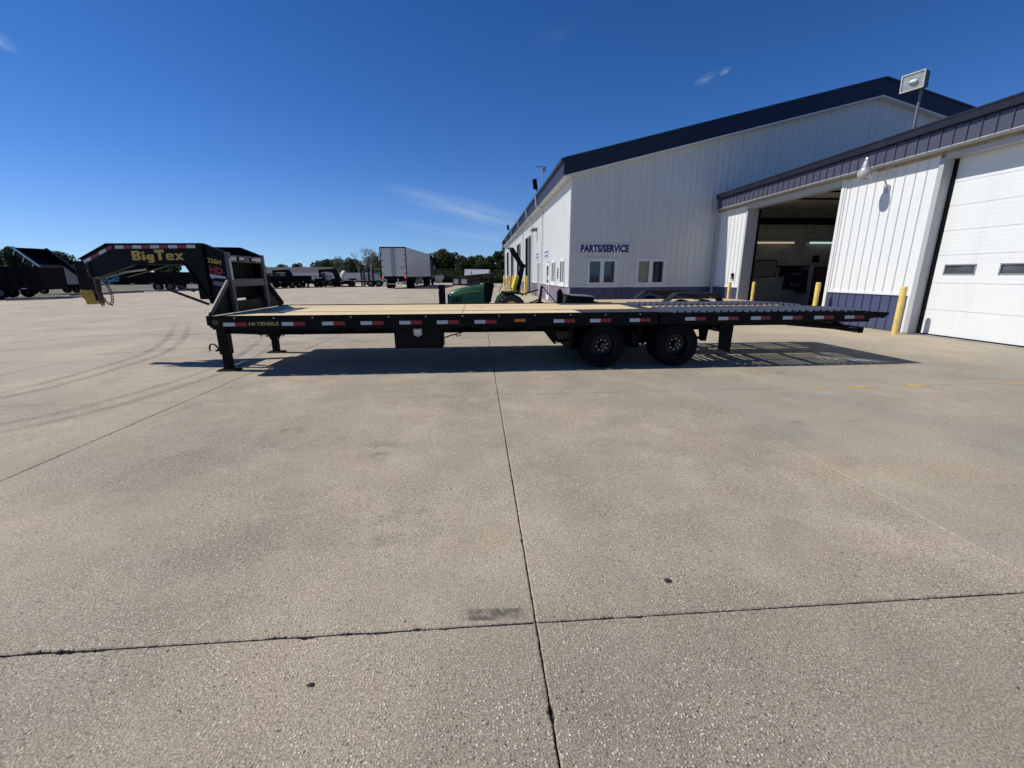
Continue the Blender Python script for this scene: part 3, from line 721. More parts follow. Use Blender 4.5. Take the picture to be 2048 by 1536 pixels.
# signs
sg = thing('wall_sign', 'PARTS/SERVICE sign, bold navy capitals on white backing, on the grey gable wall', 'sign', (6.3, 22, 2.9))
ob('sign_backing', MB().box(5.03, 7.57, GY0-.052, GY0-.026, 2.70, 3.085), pbr('sign_pale_board', (.78, .80, .84), .5, 0, .04, 8), sg)
text('PARTS/SERVICE', .45, SIGNB, frame((5.08, GY0-.056, 2.735), (1, 0, 0), (0, 0, 1)), sg, offset=.027, sx=.775, extrude=.004, space=1.04)
for y0, y1, z0, z1, lb in ((33.2, 35.0, 2.78, 3.28, 'small pale blue lettered sign above the grey personnel door on the sunlit side wall'),
                           (28.6, 30.3, 2.72, 3.22, 'small pale blue lettered sign above the glass door on the sunlit side wall')):
    sg = thing('door_sign', lb, 'sign', (GX0, (y0+y1)/2, z0))
    ob('sign_board', MB().box(GX0-.045, GX0-.026, y0, y1, z0, z1), SIGNW, sg)
    mb = MB(); q = y0+.08
    while q < y1-.15:
        w = rnd.uniform(.07, .15)
        for zz in (z0+.06, z0+.29):
            mb.box(GX0-.05, GX0-.0455, q, q+w, zz, zz+.15)
        q += w+.05
    ob('worn_letter_marks', mb, pbr('faded_sign_blue', (.16, .15, .42), .5, 0, .2, 20), sg)
mb = MB()
for k in range(4): mb.box(GX0-.045, GX0-.026, 25.05, 25.22, 1.42+k*.15, 1.53+k*.15)
ob('number_plaque', mb, pbr('plaque_black', (.02, .02, .02), .5, 0, .2, 20), None, label='vertical row of small dark plates between the two side wall windows', cat='plaque')
# wall pack lamps, roof flood and antenna
def wallpack(y, z, lb):
    t_ = thing('wall_lamp', lb, 'wall lamp', (GX0, y, z), 'lamps on the long side wall')
    ob('housing', MB().prism([(GX0-.02, z-.12), (GX0-.02, z+.14), (GX0-.45, z+.05), (GX0-.55, z-.10), (GX0-.3, z-.14)], 1, y-.12, y+.12), pbr('lamp_bronze', (.16, .15, .13), .5, .3, .2, 20), t_)
    ob('lens', MB().box(GX0-.5, GX0-.3, y-.1, y+.1, z-.17, z-.141), GALV, t_)
    ob('conduit', MB().box(GX0-.06, GX0-.03, y-.05, y-.02, z-.9, z-.1), GALV, t_)
wallpack(34.2, 4.95, 'small bronze wall lamp on the side wall nearest the corner')
wallpack(61.9, 5.2, 'small dark wall lamp at the far end of the side wall')
for y, lb in ((31.5, 'black floodlight on the eave of the long wall beside the antenna'), (59.0, 'black floodlight on the far eave of the long wall')):
    t_ = thing('eave_floodlight', lb, 'floodlight', (xe, y, FZ1), 'floodlights on the long eave')
    ob('arm', MB().bar((xe+.1, y, FZ1-.1), (xe-.05, y, FZ1+.5), .06, .06), BLACK2, t_)
    ob('lamp_head', MB().add([(xe-.25, y-.2, FZ1+.45), (xe+.02, y-.2, FZ1+.4), (xe+.02, y+.2, FZ1+.4), (xe-.25, y+.2, FZ1+.45), (xe-.32, y-.22, FZ1+1.0), (xe-.08, y-.22, FZ1+1.05), (xe-.08, y+.22, FZ1+1.05), (xe-.32, y+.22, FZ1+1.0)],
        [(0, 3, 2, 1), (4, 5, 6, 7), (0, 1, 5, 4), (1, 2, 6, 5), (2, 3, 7, 6), (3, 0, 4, 7)]), BLACK2, t_)
t_ = thing('antenna', 'thin antenna mast with a flat top element on the long roof edge', 'antenna', (xe+.3, 29.6, FZ1))
ob('mast', MB().cyl((xe+.25, 30.6, FZ1+.05), (xe+.25, 30.6, FZ1+1.65), .02, 8), GALV, t_)
ob('element', MB().bar((xe-.25, 30.6, FZ1+1.62), (xe+.45, 30.6, FZ1+1.62), .03, .05).bar((xe+.25, 30.4, FZ1+1.5), (xe+.25, 30.8, FZ1+1.5), .03, .03).box(xe+.2, xe+.42, 30.5, 30.7, FZ1+1.35, FZ1+1.6), GALV, t_)

# ---------------- low shop on the right
SX = 12.0
shop = thing('low_workshop', 'low white panelled workshop with navy fascia and an open bay at the right', 'building', (14, 14, 0))
fr_s = lambda u, o, z: (SX-o, u, z)
SP = dict(pitch=.305, rib=.03, depth=.022, minor=0, base=11.34)
wall = ob('front_wall', MB().box(SX+.03, SX+.18, 11.25, 14.43, 0, 5.0).box(SX+.03, SX+.18, 19.62, 22.04, 0, 5.0).box(SX+.03, SX+.18, 14.43, 19.62, 4.62, 5.0).box(SX+.33, SX+.40, 6.2, 11.25, 4.5, 5.0), INT, shop)
cladding(wall, 'wall_panel', WHITE, fr_s, 11.34, 14.24, .305, 1.09, 4.62, [], SP)
cladding(wall, 'wainscot_panel', PURP, fr_s, 11.34, 14.30, .305, .03, 1.03, [], SP)
SP2 = dict(SP); SP2['base'] = 19.62
cladding(wall, 'wall_panel', WHITE, fr_s, 19.62, 22.02, .305, 1.09, 4.62, [], SP2)
cladding(wall, 'wainscot_panel', PURP, fr_s, 19.62, 22.02, .305, .03, 1.03, [], SP2)
ob('wainscot_trim', MB().box(SX-.035, SX-.001, 11.30, 14.24, 1.03, 1.09).box(SX-.035, SX-.001, 19.62, 22.02, 1.03, 1.09), WTRIM, wall)
# open bay surround: wide jamb left with shade put into its grey, narrow right, header
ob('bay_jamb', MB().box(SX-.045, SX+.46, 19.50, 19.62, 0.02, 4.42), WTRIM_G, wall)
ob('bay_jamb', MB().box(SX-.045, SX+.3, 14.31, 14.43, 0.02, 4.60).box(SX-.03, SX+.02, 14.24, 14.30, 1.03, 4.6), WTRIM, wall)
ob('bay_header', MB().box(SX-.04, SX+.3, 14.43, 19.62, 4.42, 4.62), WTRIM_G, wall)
ob('door_track', MB().box(SX+.465, SX+.54, 19.44, 19.50, .02, 4.4), BLACK2, shop); ob('door_track', MB().box(SX+.46, SX+.52, 14.45, 14.5, .02, 4.4), BLACK2, shop)
# overhead door: panels, windows
dj = ob('door_jamb', MB().box(SX-.045, SX+.225, 11.20, 11.335, .02, 4.50), WTRIM_G, wall)
ob('jamb_edge_trim', MB().box(SX-.05, SX-.03, 11.335, 11.40, .02, 1.03), WTRIM, wall)
ob('weather_seal', MB().box(SX+.226, SX+.275, 11.13, 11.22, .02, 4.50).box(SX+.25, SX+.30, 6.3, 11.13, .004, .03), BLACK2, wall)
ob('door_lintel', MB().box(SX-.05, SX+.33, 6.2, 11.199, 4.47, 4.585), WTRIM_G, wall)
od = thing('overhead_door', 'closed white sectional overhead door with small dark windows at the right edge', 'garage door', (SX, 8.6, 0))
DXP = SX+.28
zs = [.03, .69, 1.386, 2.10, 2.715, 3.325, 3.90, 4.50]
for i, (a, b2) in enumerate(zip(zs, zs[1:])):
    mb = MB(); holes = [(7.65, 8.37), (8.90, 9.615), (10.15, 10.87)] if i == 2 else []
    ys = [6.3] + sorted(q for h in holes for q in h) + [11.12]
    for j, (y0, y1) in enumerate(zip(ys, ys[1:])):
        if holes and (y0, y1) in holes:
            mb.box(DXP, DXP+.05, y0, y1, a+.006, 1.621); mb.box(DXP, DXP+.05, y0, y1, 1.847, b2-.006)
        else: mb.box(DXP, DXP+.05, y0, y1, a+.006, b2-.006)
    for kk in range(1, 6):
        zz = a+(b2-a)*kk/6
        if not (i == 2 and 1.58 < zz < 1.88): mb.box(DXP-.002, DXP-.0001, 6.3, 11.12, zz-.003, zz+.003)
    if i < 6: mb.box(DXP+.012, DXP+.04, 6.3, 11.12, b2-.0065, b2+.0065)
    ds = ob('door_section', mb, DOORW, od)
    if i == 2:
        for y0, y1 in holes:
            ob('window_pane', MB().box(DXP+.02, DXP+.03, y0, y1, 1.621, 1.847), GLASSM, ds)
            ob('window_frame', MB().box(DXP-.01, DXP+.005, y0-.02, y0+.012, 1.60, 1.865).box(DXP-.01, DXP+.005, y1-.012, y1+.02, 1.60, 1.865).box(DXP-.01, DXP+.005, y0, y1, 1.60, 1.632).box(DXP-.01, DXP+.005, y0, y1, 1.835, 1.865), pbr('window_gasket', (.25, .26, .27), .6, 0, .1, 20), ds)
# fascia: panels with standing seams, gutter above, soffit below
FX = 11.68
k = 21.55; i = 0
fas = ob('fascia_backing', MB().box(FX+.012, FX+.04, 4.0, 21.55, 4.69, 5.32), NAVYG, shop)
while k > 6.0:
    mb = MB().box(FX-.0, FX+.01, k-.300, k-.004, 4.70, 5.12)
    mb.box(FX-.026, FX-.0005, k-.022, k-.004, 4.70, 5.12)
    ob('fascia_panel', mb, FASC, fas); k -= .305
ob('gutter', MB().prism([(FX+.0, 5.13), (FX-.10, 5.15), (FX-.13, 5.30), (FX-.15, 5.31), (FX-.15, 5.345), (FX+.05, 5.36)], 1, 4.0, 21.62), NAVYG, fas)
ob('fascia_return', MB().box(FX+.0, SX-.03, 21.56, 21.6, 4.66, 5.32), NAVYG, fas)
ob('fascia_bottom_trim', MB().box(FX-.008, FX+.02, 4.0, 21.6, 4.678, 4.699), WTRIM_G, fas)
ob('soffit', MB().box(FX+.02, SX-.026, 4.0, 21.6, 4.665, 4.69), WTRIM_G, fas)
ob('fascia_underboard', MB().box(SX-.03, SX+.02, 4.0, 22.0, 4.58, 4.66), STAINW, fas)
ob('roof', MB().prism([(FX, 5.34), (24, 6.1), (24, 6.0), (FX+.05, 5.25)], 1, 4.0, 21.6), NAVYG, shop)
ob('downspout', (lambda m_: [m_.bar(a, b2, .10, .085, (0, 1, 0)) for a, b2 in zip(*(lambda p: (p, p[1:]))([(FX-.07, 21.68, 5.15), (FX-.07, 21.68, 4.72), (FX+.02, 21.69, 4.55), (SX-.16, 21.75, 4.40), (SX-.12, 21.76, 4.2), (SX-.11, 21.76, .1)]))] and m_)(MB()), WTRIM_G, wall)
# interior of the bay
room = ob('bay_interior', MB().box(SX+.2, 25, 21.93, 22.0, 0, 5.0).box(24.9, 25, 4, 21.93, 0, 5.0).box(SX+.2, 25, 4, 4.1, 0, 5.0), INT, shop)
ir = MB(); q = SX+.4
while q < 24.5: ir.box(q, q+.03, 21.90, 21.929, .02, 4.5); q += .305
ob('liner_ribs', ir, INT, room, kind='stuff')
ob('bay_ceiling', MB().box(SX+.2, 25, 4, 22, 4.86, 4.92), INTC, shop)
ob('bay_floor', MB().box(SX+.02, 25, 4, 22, -.03, .006), FLOOR, shop)
ob('ceiling_beam', MB().box(SX+.5, 24.8, 21.3, 21.5, 4.0, 4.3), BLACK2, shop)
ob('ceiling_battens', MB().box(13, 16, 17.5, 17.6, 4.8, 4.859).box(13.5, 17.5, 19.2, 19.3, 4.8, 4.859), BLACK2, shop)
for x0, x1, colr, st, lb in ((14.05, 16.0, (.95, .78, .55), .50, 'warm tube light on the bay rear wall, left of the two'), (16.85, 18.8, (.72, .95, .92), .75, 'cool white tube light on the bay rear wall, right of the two')):
    t_ = thing('tube_light', lb, 'tube light', (x0, 21.8, 3.2), 'tube lights inside the open bay')
    ob('fixture', MB().box(x0-.05, x1+.05, 21.80, 21.89, 3.20, 3.28), WTRIM_G, t_)
    ob('tube', MB().cyl((x0, 21.78, 3.17), (x1, 21.78, 3.17), .035, 8), emit('tube_glow_%d' % int(x0), colr, st), t_)
ob('notice_board', MB().box(14.08, 15.28, 21.86, 21.899, 1.52, 2.28), pbr('cork_board', (.23, .21, .16), .8, 0, .1, 10), None, label='framed blank board on the wall inside the open bay', cat='board')
# frame of the board
bd = MB().box(14.04, 14.08, 21.85, 21.899, 1.48, 2.32).box(15.28, 15.32, 21.85, 21.899, 1.48, 2.32).box(14.08, 15.28, 21.85, 21.899, 2.28, 2.32).box(14.08, 15.28, 21.85, 21.899, 1.48, 1.52)
ob('frame', bd, BLACK2, bpy.data.objects['notice_board'])
def cloth(name, x0, x1, z0, z1, lb, taper=.0, grp=None):
    mb = MB(); nx, nz = 10, 8; vs = []; fs = []
    for j in range(nz+1):
        for i in range(nx+1):
            u = i/nx; v = j/nz; w = 1+taper*(v-.5)
            x = (x0+x1)/2+(u-.5)*(x1-x0)*w; z = z1+(z0-z1)*v+.02*math.sin(u*9)*v
            vs.append((x, 21.72+.06*math.sin(u*14+v*2)*(.3+v), z))
    for j in range(nz):
        for i in range(nx): a = j*(nx+1)+i; fs.append((a, a+1, a+nx+2, a+nx+1))
    mb.add(vs, fs); o = ob(name, mb, pbr('dark_garment', (.010, .011, .016), .9, 0, .3, 8), None, True, label=lb, cat='jacket', group=grp)
    so = o.modifiers.new('thickness', 'SOLIDIFY'); so.thickness = .04; return o
cloth('hanging_jacket', 15.42, 16.55, 1.50, 2.0, 'dark work shirt with pale print hanging on the left of the coat rail')
shirt = cloth('hanging_jacket', 15.72, 16.72, .85, 1.9, 'dark shirt with a pale scribbled print hanging in the middle of the coat rail')
cloth('hanging_jacket', 16.50, 16.98, .68, 1.86, 'plain long dark coat at the right end of the coat rail', .25)
pm = MB()
for k in range(26): 
    x = 15.95+rnd.uniform(0, .6); z = rnd.choice((1.62, 1.12, 1.02))+rnd.uniform(-.05, .05); pm.box(x, x+rnd.uniform(.03, .09), 21.60, 21.612, z, z+rnd.uniform(.015, .04))
ob('print', pm, pbr('pale_print', (.30, .30, .33), .8, 0, .2, 20), shirt)
ob('coat_rail', MB().box(15.35, 17.05, 21.75, 21.88, 1.98, 2.04), BLACK2, None, label='dark coat rail above the hanging jackets in the bay', cat='coat rail')
t_ = thing('storage_cabinet', 'dark red-brown tool cabinet standing against the bay rear wall', 'cabinet', (18, 21.5, 0))
ob('body', MB().box(17.35, 18.9, 21.0, 21.88, .02, 1.98), REDW, t_, bevel=.01)
for k in range(5): ob('drawer', MB().box(17.4+.0, 18.85, 20.97, 21.0, .15+k*.35, .46+k*.35), REDW, t_); 
ob('door_post', MB().box(17.05, 17.3, 21.8, 21.9, .02, 2.1), WTRIM_G, None, label='pale inner door post left of the cabinet inside the bay', cat='post')
ob('wall_switch_box', MB().box(17.2, 17.5, 21.8, 21.89, 2.2, 2.55), BLACK2, None, label='black electrical box above the cabinet inside the bay', cat='electrical box')
# keypad on the sunlit strip left of the bay
t_ = thing('keypad', 'small grey keypad box on the sunlit strip left of the open bay', 'keypad', (SX, 20.1, 1.5))
ob('box', MB().box(SX-.08, SX-.023, 20.05, 20.19, 1.42, 1.68), BLACK2, t_); ob('button', MB().box(SX-.086, SX-.0805, 20.08, 20.16, 1.45, 1.55), GALV, t_)
# barn light with arm
t_ = thing('barn_light', 'aluminium and glass yard light on a curved arm above the purple wainscot', 'outdoor light', (SX, 12.75, 4.1))
lx, ly, lz = 11.33, 12.90, 4.50
LAMPM = pbr('brushed_aluminium', (.50, .51, .52), .35, .6, .1, 30)
ob('arm', MB().tube([(SX-.02, 12.72, 4.02), (SX-.10, 12.73, 4.18), (SX-.22, 12.77, 4.38), (SX-.38, 12.82, 4.50), (SX-.56, 12.88, 4.55)], .022, 8), LAMPM, t_, True)
ob('wall_bracket', MB().box(SX-.045, SX-.023, 12.66, 12.78, 3.92, 4.12).bar((SX-.03, 12.72, 4.06), (SX-.16, 12.70, 4.08), .03, .03), LAMPM, t_)
ob('housing', MB().lathe([(.40, .0), (.40, .035), (.36, .05), (.33, .06), (.30, .06), (.29, .085), (.22, .10), (.12, .115), (.09, .15), (.06, .16), (.06, .0)], (lx, ly, lz), 2, 24), LAMPM, t_, True)
gl, gn, gk, gb = newmat('prismatic_lamp_glass'); tt = NT(gn, gk); gk.new(tt.mix(tt.noise(60, 2), (.6, .6, .58), (.75, .75, .72)), gb.inputs['Base Color']); gb.inputs['Roughness'].default_value = .15
gb.inputs['Transmission Weight'].default_value = .45; gb.inputs['IOR'].default_value = 1.3; gb.inputs['Coat Weight'].default_value = .5
ob('glass_refractor', MB().lathe([(.06, .155), (.03, .175), (-.04, .18), (-.12, .165), (-.165, .13), (-.17, .11), (-.15, .11), (-.10, .145), (-.03, .165), (.05, .14)], (lx, ly, lz), 2, 28), gl, t_, True)
# floodlight on a pole above the low roof
t_ = thing('roof_floodlight', 'large square floodlight on a pole above the low workshop roof', 'floodlight', (11.9, 12, 5.4))
FLM = pbr('weathered_bronze_housing', (.10, .085, .085), .5, .2, .15, 10)
ob('pole', MB().cyl((11.82, 12.13, 5.3), (11.82, 12.13, 6.45), .035, 10), pbr('pole_grey', (.16, .17, .19), .5, .3, .1, 10), t_)
c0 = Vector((11.66, 12.20, 6.56)); fd = Vector((-.93, -.36, -.06)).normalized(); fx = Vector((0, 0, 1)).cross(fd).normalized(); fz = fd.cross(fx)
def fb(mb, a0, a1, b0, b1, d0, d1, shrink=1):
    q = []
    for dd, s_ in ((d0, shrink), (d1, 1)):
        for aa, bb in ((a0, b0), (a1, b0), (a1, b1), (a0, b1)): q.append(c0+fx*aa*s_+fz*bb*s_+fd*dd)
    return mb.add(q, [(0, 1, 2, 3), (7, 6, 5, 4), (0, 4, 5, 1), (1, 5, 6, 2), (2, 6, 7, 3), (3, 7, 4, 0)])
ob('housing', fb(MB(), -.25, .25, -.20, .20, -.16, .10, .92), FLM, t_)
fm = MB(); fb(fm, -.26, .26, -.21, -.18, .101, .13); fb(fm, -.26, .26, .18, .21, .101, .13); fb(fm, -.26, -.23, -.18, .18, .101, .13); fb(fm, .23, .26, -.18, .18, .101, .13)
ob('lens_frame', fm, pbr('pale_bezel', (.50, .48, .44), .5, .2, .1, 20), t_)
ob('reflector', fb(MB(), -.23, .23, -.18, .18, .1015, .108), pbr('reflector_alu', (.42, .41, .36), .35, .5, .2, 8), t_)
ob('bulb', MB().tube([c0+fd*.13+fx*.10-fz*.02, c0+fd*.14+fx*.02-fz*.01, c0+fd*.14-fx*.08], [.03, .05, .02], 10), pbr('bulb_glass', (.62, .68, .64), .15, 0, .1, 10), t_, True)
ob('yoke', MB().bar((11.82, 12.13, 6.4), c0-fd*.12-fz*.16, .05, .05), FLM, t_)
# bollards
def bollard(x, y, h, lb, r=.075, grp='yellow bollards at the open bay', lean=(0, 0)):
    mb = MB().lathe([(0, r*1.02), (.02, r), (h-.03, r), (h-.008, r*.85), (h, r*.4), (h, .001)], (x, y, 0), 2, 20)
    if lean != (0, 0):
        mb.v = [(a+lean[0]*c2, b2+lean[1]*c2, c2) for a, b2, c2 in mb.v]
    return ob('bollard', mb, YELB, None, True, label=lb, cat='bollard', group=grp)
bollard(11.50, 11.12, 1.30, 'tall yellow bollard at the base of the white overhead door')
bollard(11.52, 14.20, 1.36, 'yellow bollard at the right side of the open bay')
bollard(11.50, 19.48, 1.28, 'yellow bollard in front of the sunlit strip left of the open bay')
bollard(12.32, 18.95, 1.30, 'shaded yellow bollard just inside the left of the open bay')
for y, lb in ((35.1, 'nearest yellow bollard along the long side wall'), (40.6, 'second yellow bollard along the long side wall'), (43.6, 'third yellow bollard along the long side wall'), (47.9, 'fourth yellow bollard along the long side wall'),
              (53.0, 'fifth yellow bollard along the long side wall'), (57.0, 'sixth yellow bollard along the long side wall'), (64.5, 'farthest yellow bollard along the long side wall')):
    bollard(3.75, y, 1.55, lb, .13, 'yellow bollards along the long side wall')

# ================================================================== THE GOOSENECK TRAILER
Y0, Y1, YC = 7.45, 10.20, 8.82
ZT = .985
tr = thing('gooseneck_trailer', 'long black gooseneck flatbed trailer with pine deck and cleated beavertail, parked across the yard', 'flatbed trailer', (2.8, YC, 0))
tr.rotation_euler = (0, R(.10), 0)
def tp(name, mb, mat, parent=None, smooth=False, bevel=0, **k): return ob(name, mb, mat, parent or tr, smooth, bevel, **k)
# --- side rails
XF, XB, XT = -4.44, 3.17, 7.52
for y, s in ((Y0, 1), (Y1, -1)):
    fa, fb_ = (y+.072, y+.098) if s > 0 else (y-.098, y-.072)
    tp('frame_channel', MB().box(XF+.02, XT-.3, fa, fb_, .77, .972), BLACK2)
    ya, yb = (y, y+.012) if s > 0 else (y-.012, y)
    rail = tp('side_rail', MB().prism([(XF, .84), (XF+.14, .79), (XF+.45, .765), (XB-.02, .765), (XB-.02, .985), (XF, .985)], 1, ya, yb), BLACK, bevel=.003)
    tp('rail_end', MB().box(XF-.012, XF-.0005, min(y, y+.09*s), max(y, y+.09*s), .84, .985), BLACK, rail)
    q_ = XF+.02; i_ = 0
    while q_ < XT-.5:
        w__ = (.10, .07, .13)[i_ % 3]
        tp('rail_spacer', MB().box(q_, q_+w__, min(y+.013*s, y+.071*s), max(y+.013*s, y+.071*s), .80, .975), BLACK2); q_ += w__+(.22, .25, .05)[i_ % 3]; i_ += 1
    lip = (ya-.012, ya) if s > 0 else (yb, yb+.012)
    tp('rail_lip', MB().box(XF, XB-.02, lip[0]-.0, lip[1], .968, .995), BLACK, rail)
    tp('rub_rail', MB().prism([(XB+.03, .775), (5.9, .775), (6.95, .79), (XT, .90), (XT, .945), (7.3, .957), (XB+.03, .965)], 1, ya, yb), BLACK, bevel=.004)
    tp('lower_rail', MB().box(XB+.3, 5.65, ya+.10*s, yb+.10*s, .725, .775) if s > 0 else MB().box(XB+.3, 5.65, ya-.1, yb-.1, .725, .775), BLACK2)
# stake pockets and rail bumps seen under the reflective tape (near side)
for x in (-3.55, -2.62, -1.99, -1.35, -.55, .1, .9):
    tp('stake_bracket', MB().prism([(x-.14, .766), (x+.16, .766), (x+.06, .70), (x-.04, .70)], 1, Y0+.02, Y0+.09), BLACK2)
for x in [-4.0+.62*k for k in range(12)]:
    tp('rivet', MB().lathe([(0, .014), (-.006, .011), (-.009, 0)], (x, Y0-.012, .955), 1, 10), CHROME)
# --- main beams, pierced web, lower flange
for y in (7.98, 9.62):
    bm_ = tp('main_beam', MB().box(-3.75, 4.6, y-.006, y+.006, .635, .93), BLACK2)
    tp('beam_flange', MB().box(-3.9, 4.6, y-.075, y+.075, .615, .634), BLACK2, bm_)
    tp('beam_flange', MB().box(-3.75, 4.6, y-.075, y+.075, .905, .925), BLACK2, bm_)
x = -4.3
while x < 3.1:
    tp('crossmember', MB().box(x, x+.05, Y0+.05, Y1-.05, .84, .925), BLACK2); x += .405
for x in (1.2, 2.9, 4.4):
    tp('rear_crossmember', MB().box(x, x+.07, 7.7, 9.95, .60, .80), BLACK2)
tp('front_bolster', MB().box(-4.40, -4.30, Y0+.05, Y1-.05, .765, .93), BLACK2)
# --- deck boards
DX0, DXM, DX1, DX2 = -4.36, -.30, 1.80, 3.12
rnd.seed(3)
def board(x0, x1, y0, y1, z=ZT, mat=PINE):
    z += rnd.uniform(-.003, .002)
    return tp('deck_board', MB().box(x0+.003, x1-.003, y0+rnd.uniform(.001, .004), y1-rnd.uniform(.001, .004), z-.038, z), mat, bevel=.003)
def band(ya, yb, n, xe):
    w = (yb-ya)/n
    for k in range(n):
        board(DX0, DXM+rnd.uniform(-.02, .02)*0, ya+k*w, ya+(k+1)*w); board(DXM+.004, xe, ya+k*w, ya+(k+1)*w)
band(Y0+.10, 8.22, 4, DX1); band(8.31, 9.52, 6, DX2); band(9.60, Y1-.10, 3, DX1)
tp('deck_channel', MB().box(DX0, 3.12, 8.19, 8.33, .935, .945), BLACK2); tp('deck_channel', MB().box(DX0, 3.12, 9.50, 9.62, .935, .945), BLACK2)
# wheel deck plates
PLATE = pbr('dark_deck_plate', (.035, .038, .044), .5, 0, .25, 10, .3, 60, dirt=.4, dcol=(.09, .085, .08))
tp('wheel_plate', MB().box(DX1+.01, 3.13, Y0+.013, 8.30, .968, .982), PLATE, bevel=.003)
tp('wheel_plate', MB().box(DX1+.01, 3.13, 9.53, Y1-.10, .968, .982), PLATE, bevel=.003)
tp('cross_plate', MB().box(3.135, 3.42, Y0+.052, Y1-.052, .968, .984), PLATE, bevel=.003)
# --- beavertail: cleated ramps with pine between
def zramp(x): return .975 if x < 6.4 else .975-.055*((x-6.4)/1.1)**1.3
def side_bar(y, w=.03):
    mb = MB(); xs_ = [3.43, 4.5, 5.5, 6.4, 6.8, 7.2, 7.5]
    for a, b2 in zip(xs_, xs_[1:]): mb.bar((a, y, zramp(a)-.05), (b2, y, zramp(b2)-.05), w, .07)
    return mb
cleat_me = MB().prism([(-.046, 0), (.030, 0), (.010, .050), (-.004, .050)], 1, -.5, .5).mesh('cleat')
cleat_me.materials.append(TREAD)
for ya, yb in ((Y0+.055, 8.64), (9.42, Y1-.055)):
    rp = tp('ramp_frame', side_bar(ya+.015), BLACK2)
    tp('ramp_bar', side_bar(yb-.015), BLACK2, rp); tp('ramp_bar', side_bar((ya+yb)/2), BLACK2, rp)
    tp('ramp_end_plate', MB().prism([(6.72, zramp(6.72)-.022), (7.50, zramp(7.5)-.022), (7.50, zramp(7.5)-.012), (6.72, zramp(6.72)-.012)], 1, ya, yb), TREAD, rp)
    x = 3.52
    while x < 7.42:
        o = bpy.data.objects.new('cleat', cleat_me); COL.objects.link(o); o.parent = rp
        o.scale = (1, yb-ya+rnd.uniform(-.01, .03), 1); o.location = (x+rnd.uniform(-.003, .003), (ya+yb)/2, zramp(x)-.014)
        x += .1345
for k in range(4):
    w = (9.36-8.70)/4
    board(3.44, 6.70, 8.70+k*w, 8.70+(k+1)*w, .962, PINE)
tp('tail_cross_plate', MB().box(6.71, 7.46, 8.66, 9.40, .915, .925), TREAD)
tp('tail_edge', MB().box(7.46, 7.52, Y0+.05, Y1-.05, .865, .925), BLACK2, bevel=.004)
for x in (4.0, 4.8, 5.6, 6.4, 6.95):
    tp('tail_crossmember', MB().box(x, x+.05, Y0+.05, Y1-.05, zramp(x)-.19 if x < 6.6 else .86, zramp(x)-.09), BLACK2)
# under-ride bumper across the tail
bp = tp('rear_bumper', MB().box(7.16, 7.24, 7.62, 10.02, .545, .655), BLACK2, bevel=.006)
tp('bumper_reflector', MB().box(7.152, 7.1595, 7.66, 7.86, .565, .635), WTAPE, bp)
for y in (8.1, 9.5): tp('bumper_strut', MB().bar((7.2, y, .64), (6.6, y, .86), .05, .06), BLACK2, bp)
tp('tail_brace', MB().bar((5.65, Y0+.16, .74), (7.18, Y0+.22, .60), .05, .05), BLACK2)
# mudflap
tp('mud_flap', MB().add([(4.33, 7.50, .745), (4.35, 7.50, .305), (4.64, 7.60, .215), (4.66, 7.60, .745), (4.33, 7.512, .745), (4.35, 7.512, .305), (4.64, 7.612, .215), (4.66, 7.612, .745)],
   [(0, 1, 2, 3), (7, 6, 5, 4), (0, 4, 5, 1), (1, 5, 6, 2), (2, 6, 7, 3), (3, 7, 4, 0)]), RUBBER)
# --- reflective tape
for xw in (-4.2, -3.27, -2.62, -1.99, -1.35, -.72, -.08, 1.29, 1.93, 2.64, 3.65, 4.26, 4.87, 5.47, 6.07, 6.66):
    z0 = .822 if xw < 3 else .835
    tp('white_tape', MB().box(xw, xw+.185, Y0-.0025, Y0-.0005, z0, z0+.06), WTAPE)
    tp('red_tape', MB().box(xw+.187, xw+.375, Y0-.0025, Y0-.0005, z0, z0+.06), RTAPE)
tp('side_marker', MB().lathe([(0, .05), (-.012, .045), (-.02, .03), (-.022, 0)], (-4.31, Y0-.001, .895), 1, 20), pbr('brown_marker_lens', (.10, .03, .012), .3, 0, .2, 40))
tp('marker_light', MB().box(.60, .80, Y0-.025, Y0-.001, .845, .90), AMBER, bevel=.012)
text('HI-TENSILE', .078, pbr('pale_gold_letters', (.40, .36, .12), .4, 0, .1, 30), frame((-3.80, Y0-.002, .832), (1, 0, 0), (0, 0, 1)), tr, offset=.002, sx=1.26, extrude=.001, shear=.15)
# --- toolbox under the deck
tb = tp('toolbox', MB().box(-1.46, -.64, Y0+.06, Y0+.50, .40, .80), BLACK2, bevel=.008)
tp('toolbox_door', MB().box(-1.43, -.67, Y0+.045, Y0+.0595, .425, .765), BLACK, tb, bevel=.006)
tp('latch_plate', MB().prism([(-1.125, .74), (-.985, .74), (-.985, .64), (-1.055, .60), (-1.125, .64)], 1, Y0+.030, Y0+.0445), GALV, tb)
tp('latch_handle', MB().prism([(-1.10, .725), (-1.01, .725), (-1.01, .665), (-1.10, .665)], 1, Y0+.018, Y0+.0295), CHROME, tb)
tp('hose_loop', MB().tube([(-.62, Y0+.2, .56), (-.50, Y0+.2, .60), (-.40, Y0+.2, .62), (-.30, Y0+.2, .66), (-.15, Y0+.22, .68), (0, Y0+.25, .70)], .012, 6).tube([(-.42, Y0+.2, .61), (-.40, Y0+.19, .585), (-.33, Y0+.19, .60), (-.33, Y0+.2, .65)], .009, 6), BLACK2)
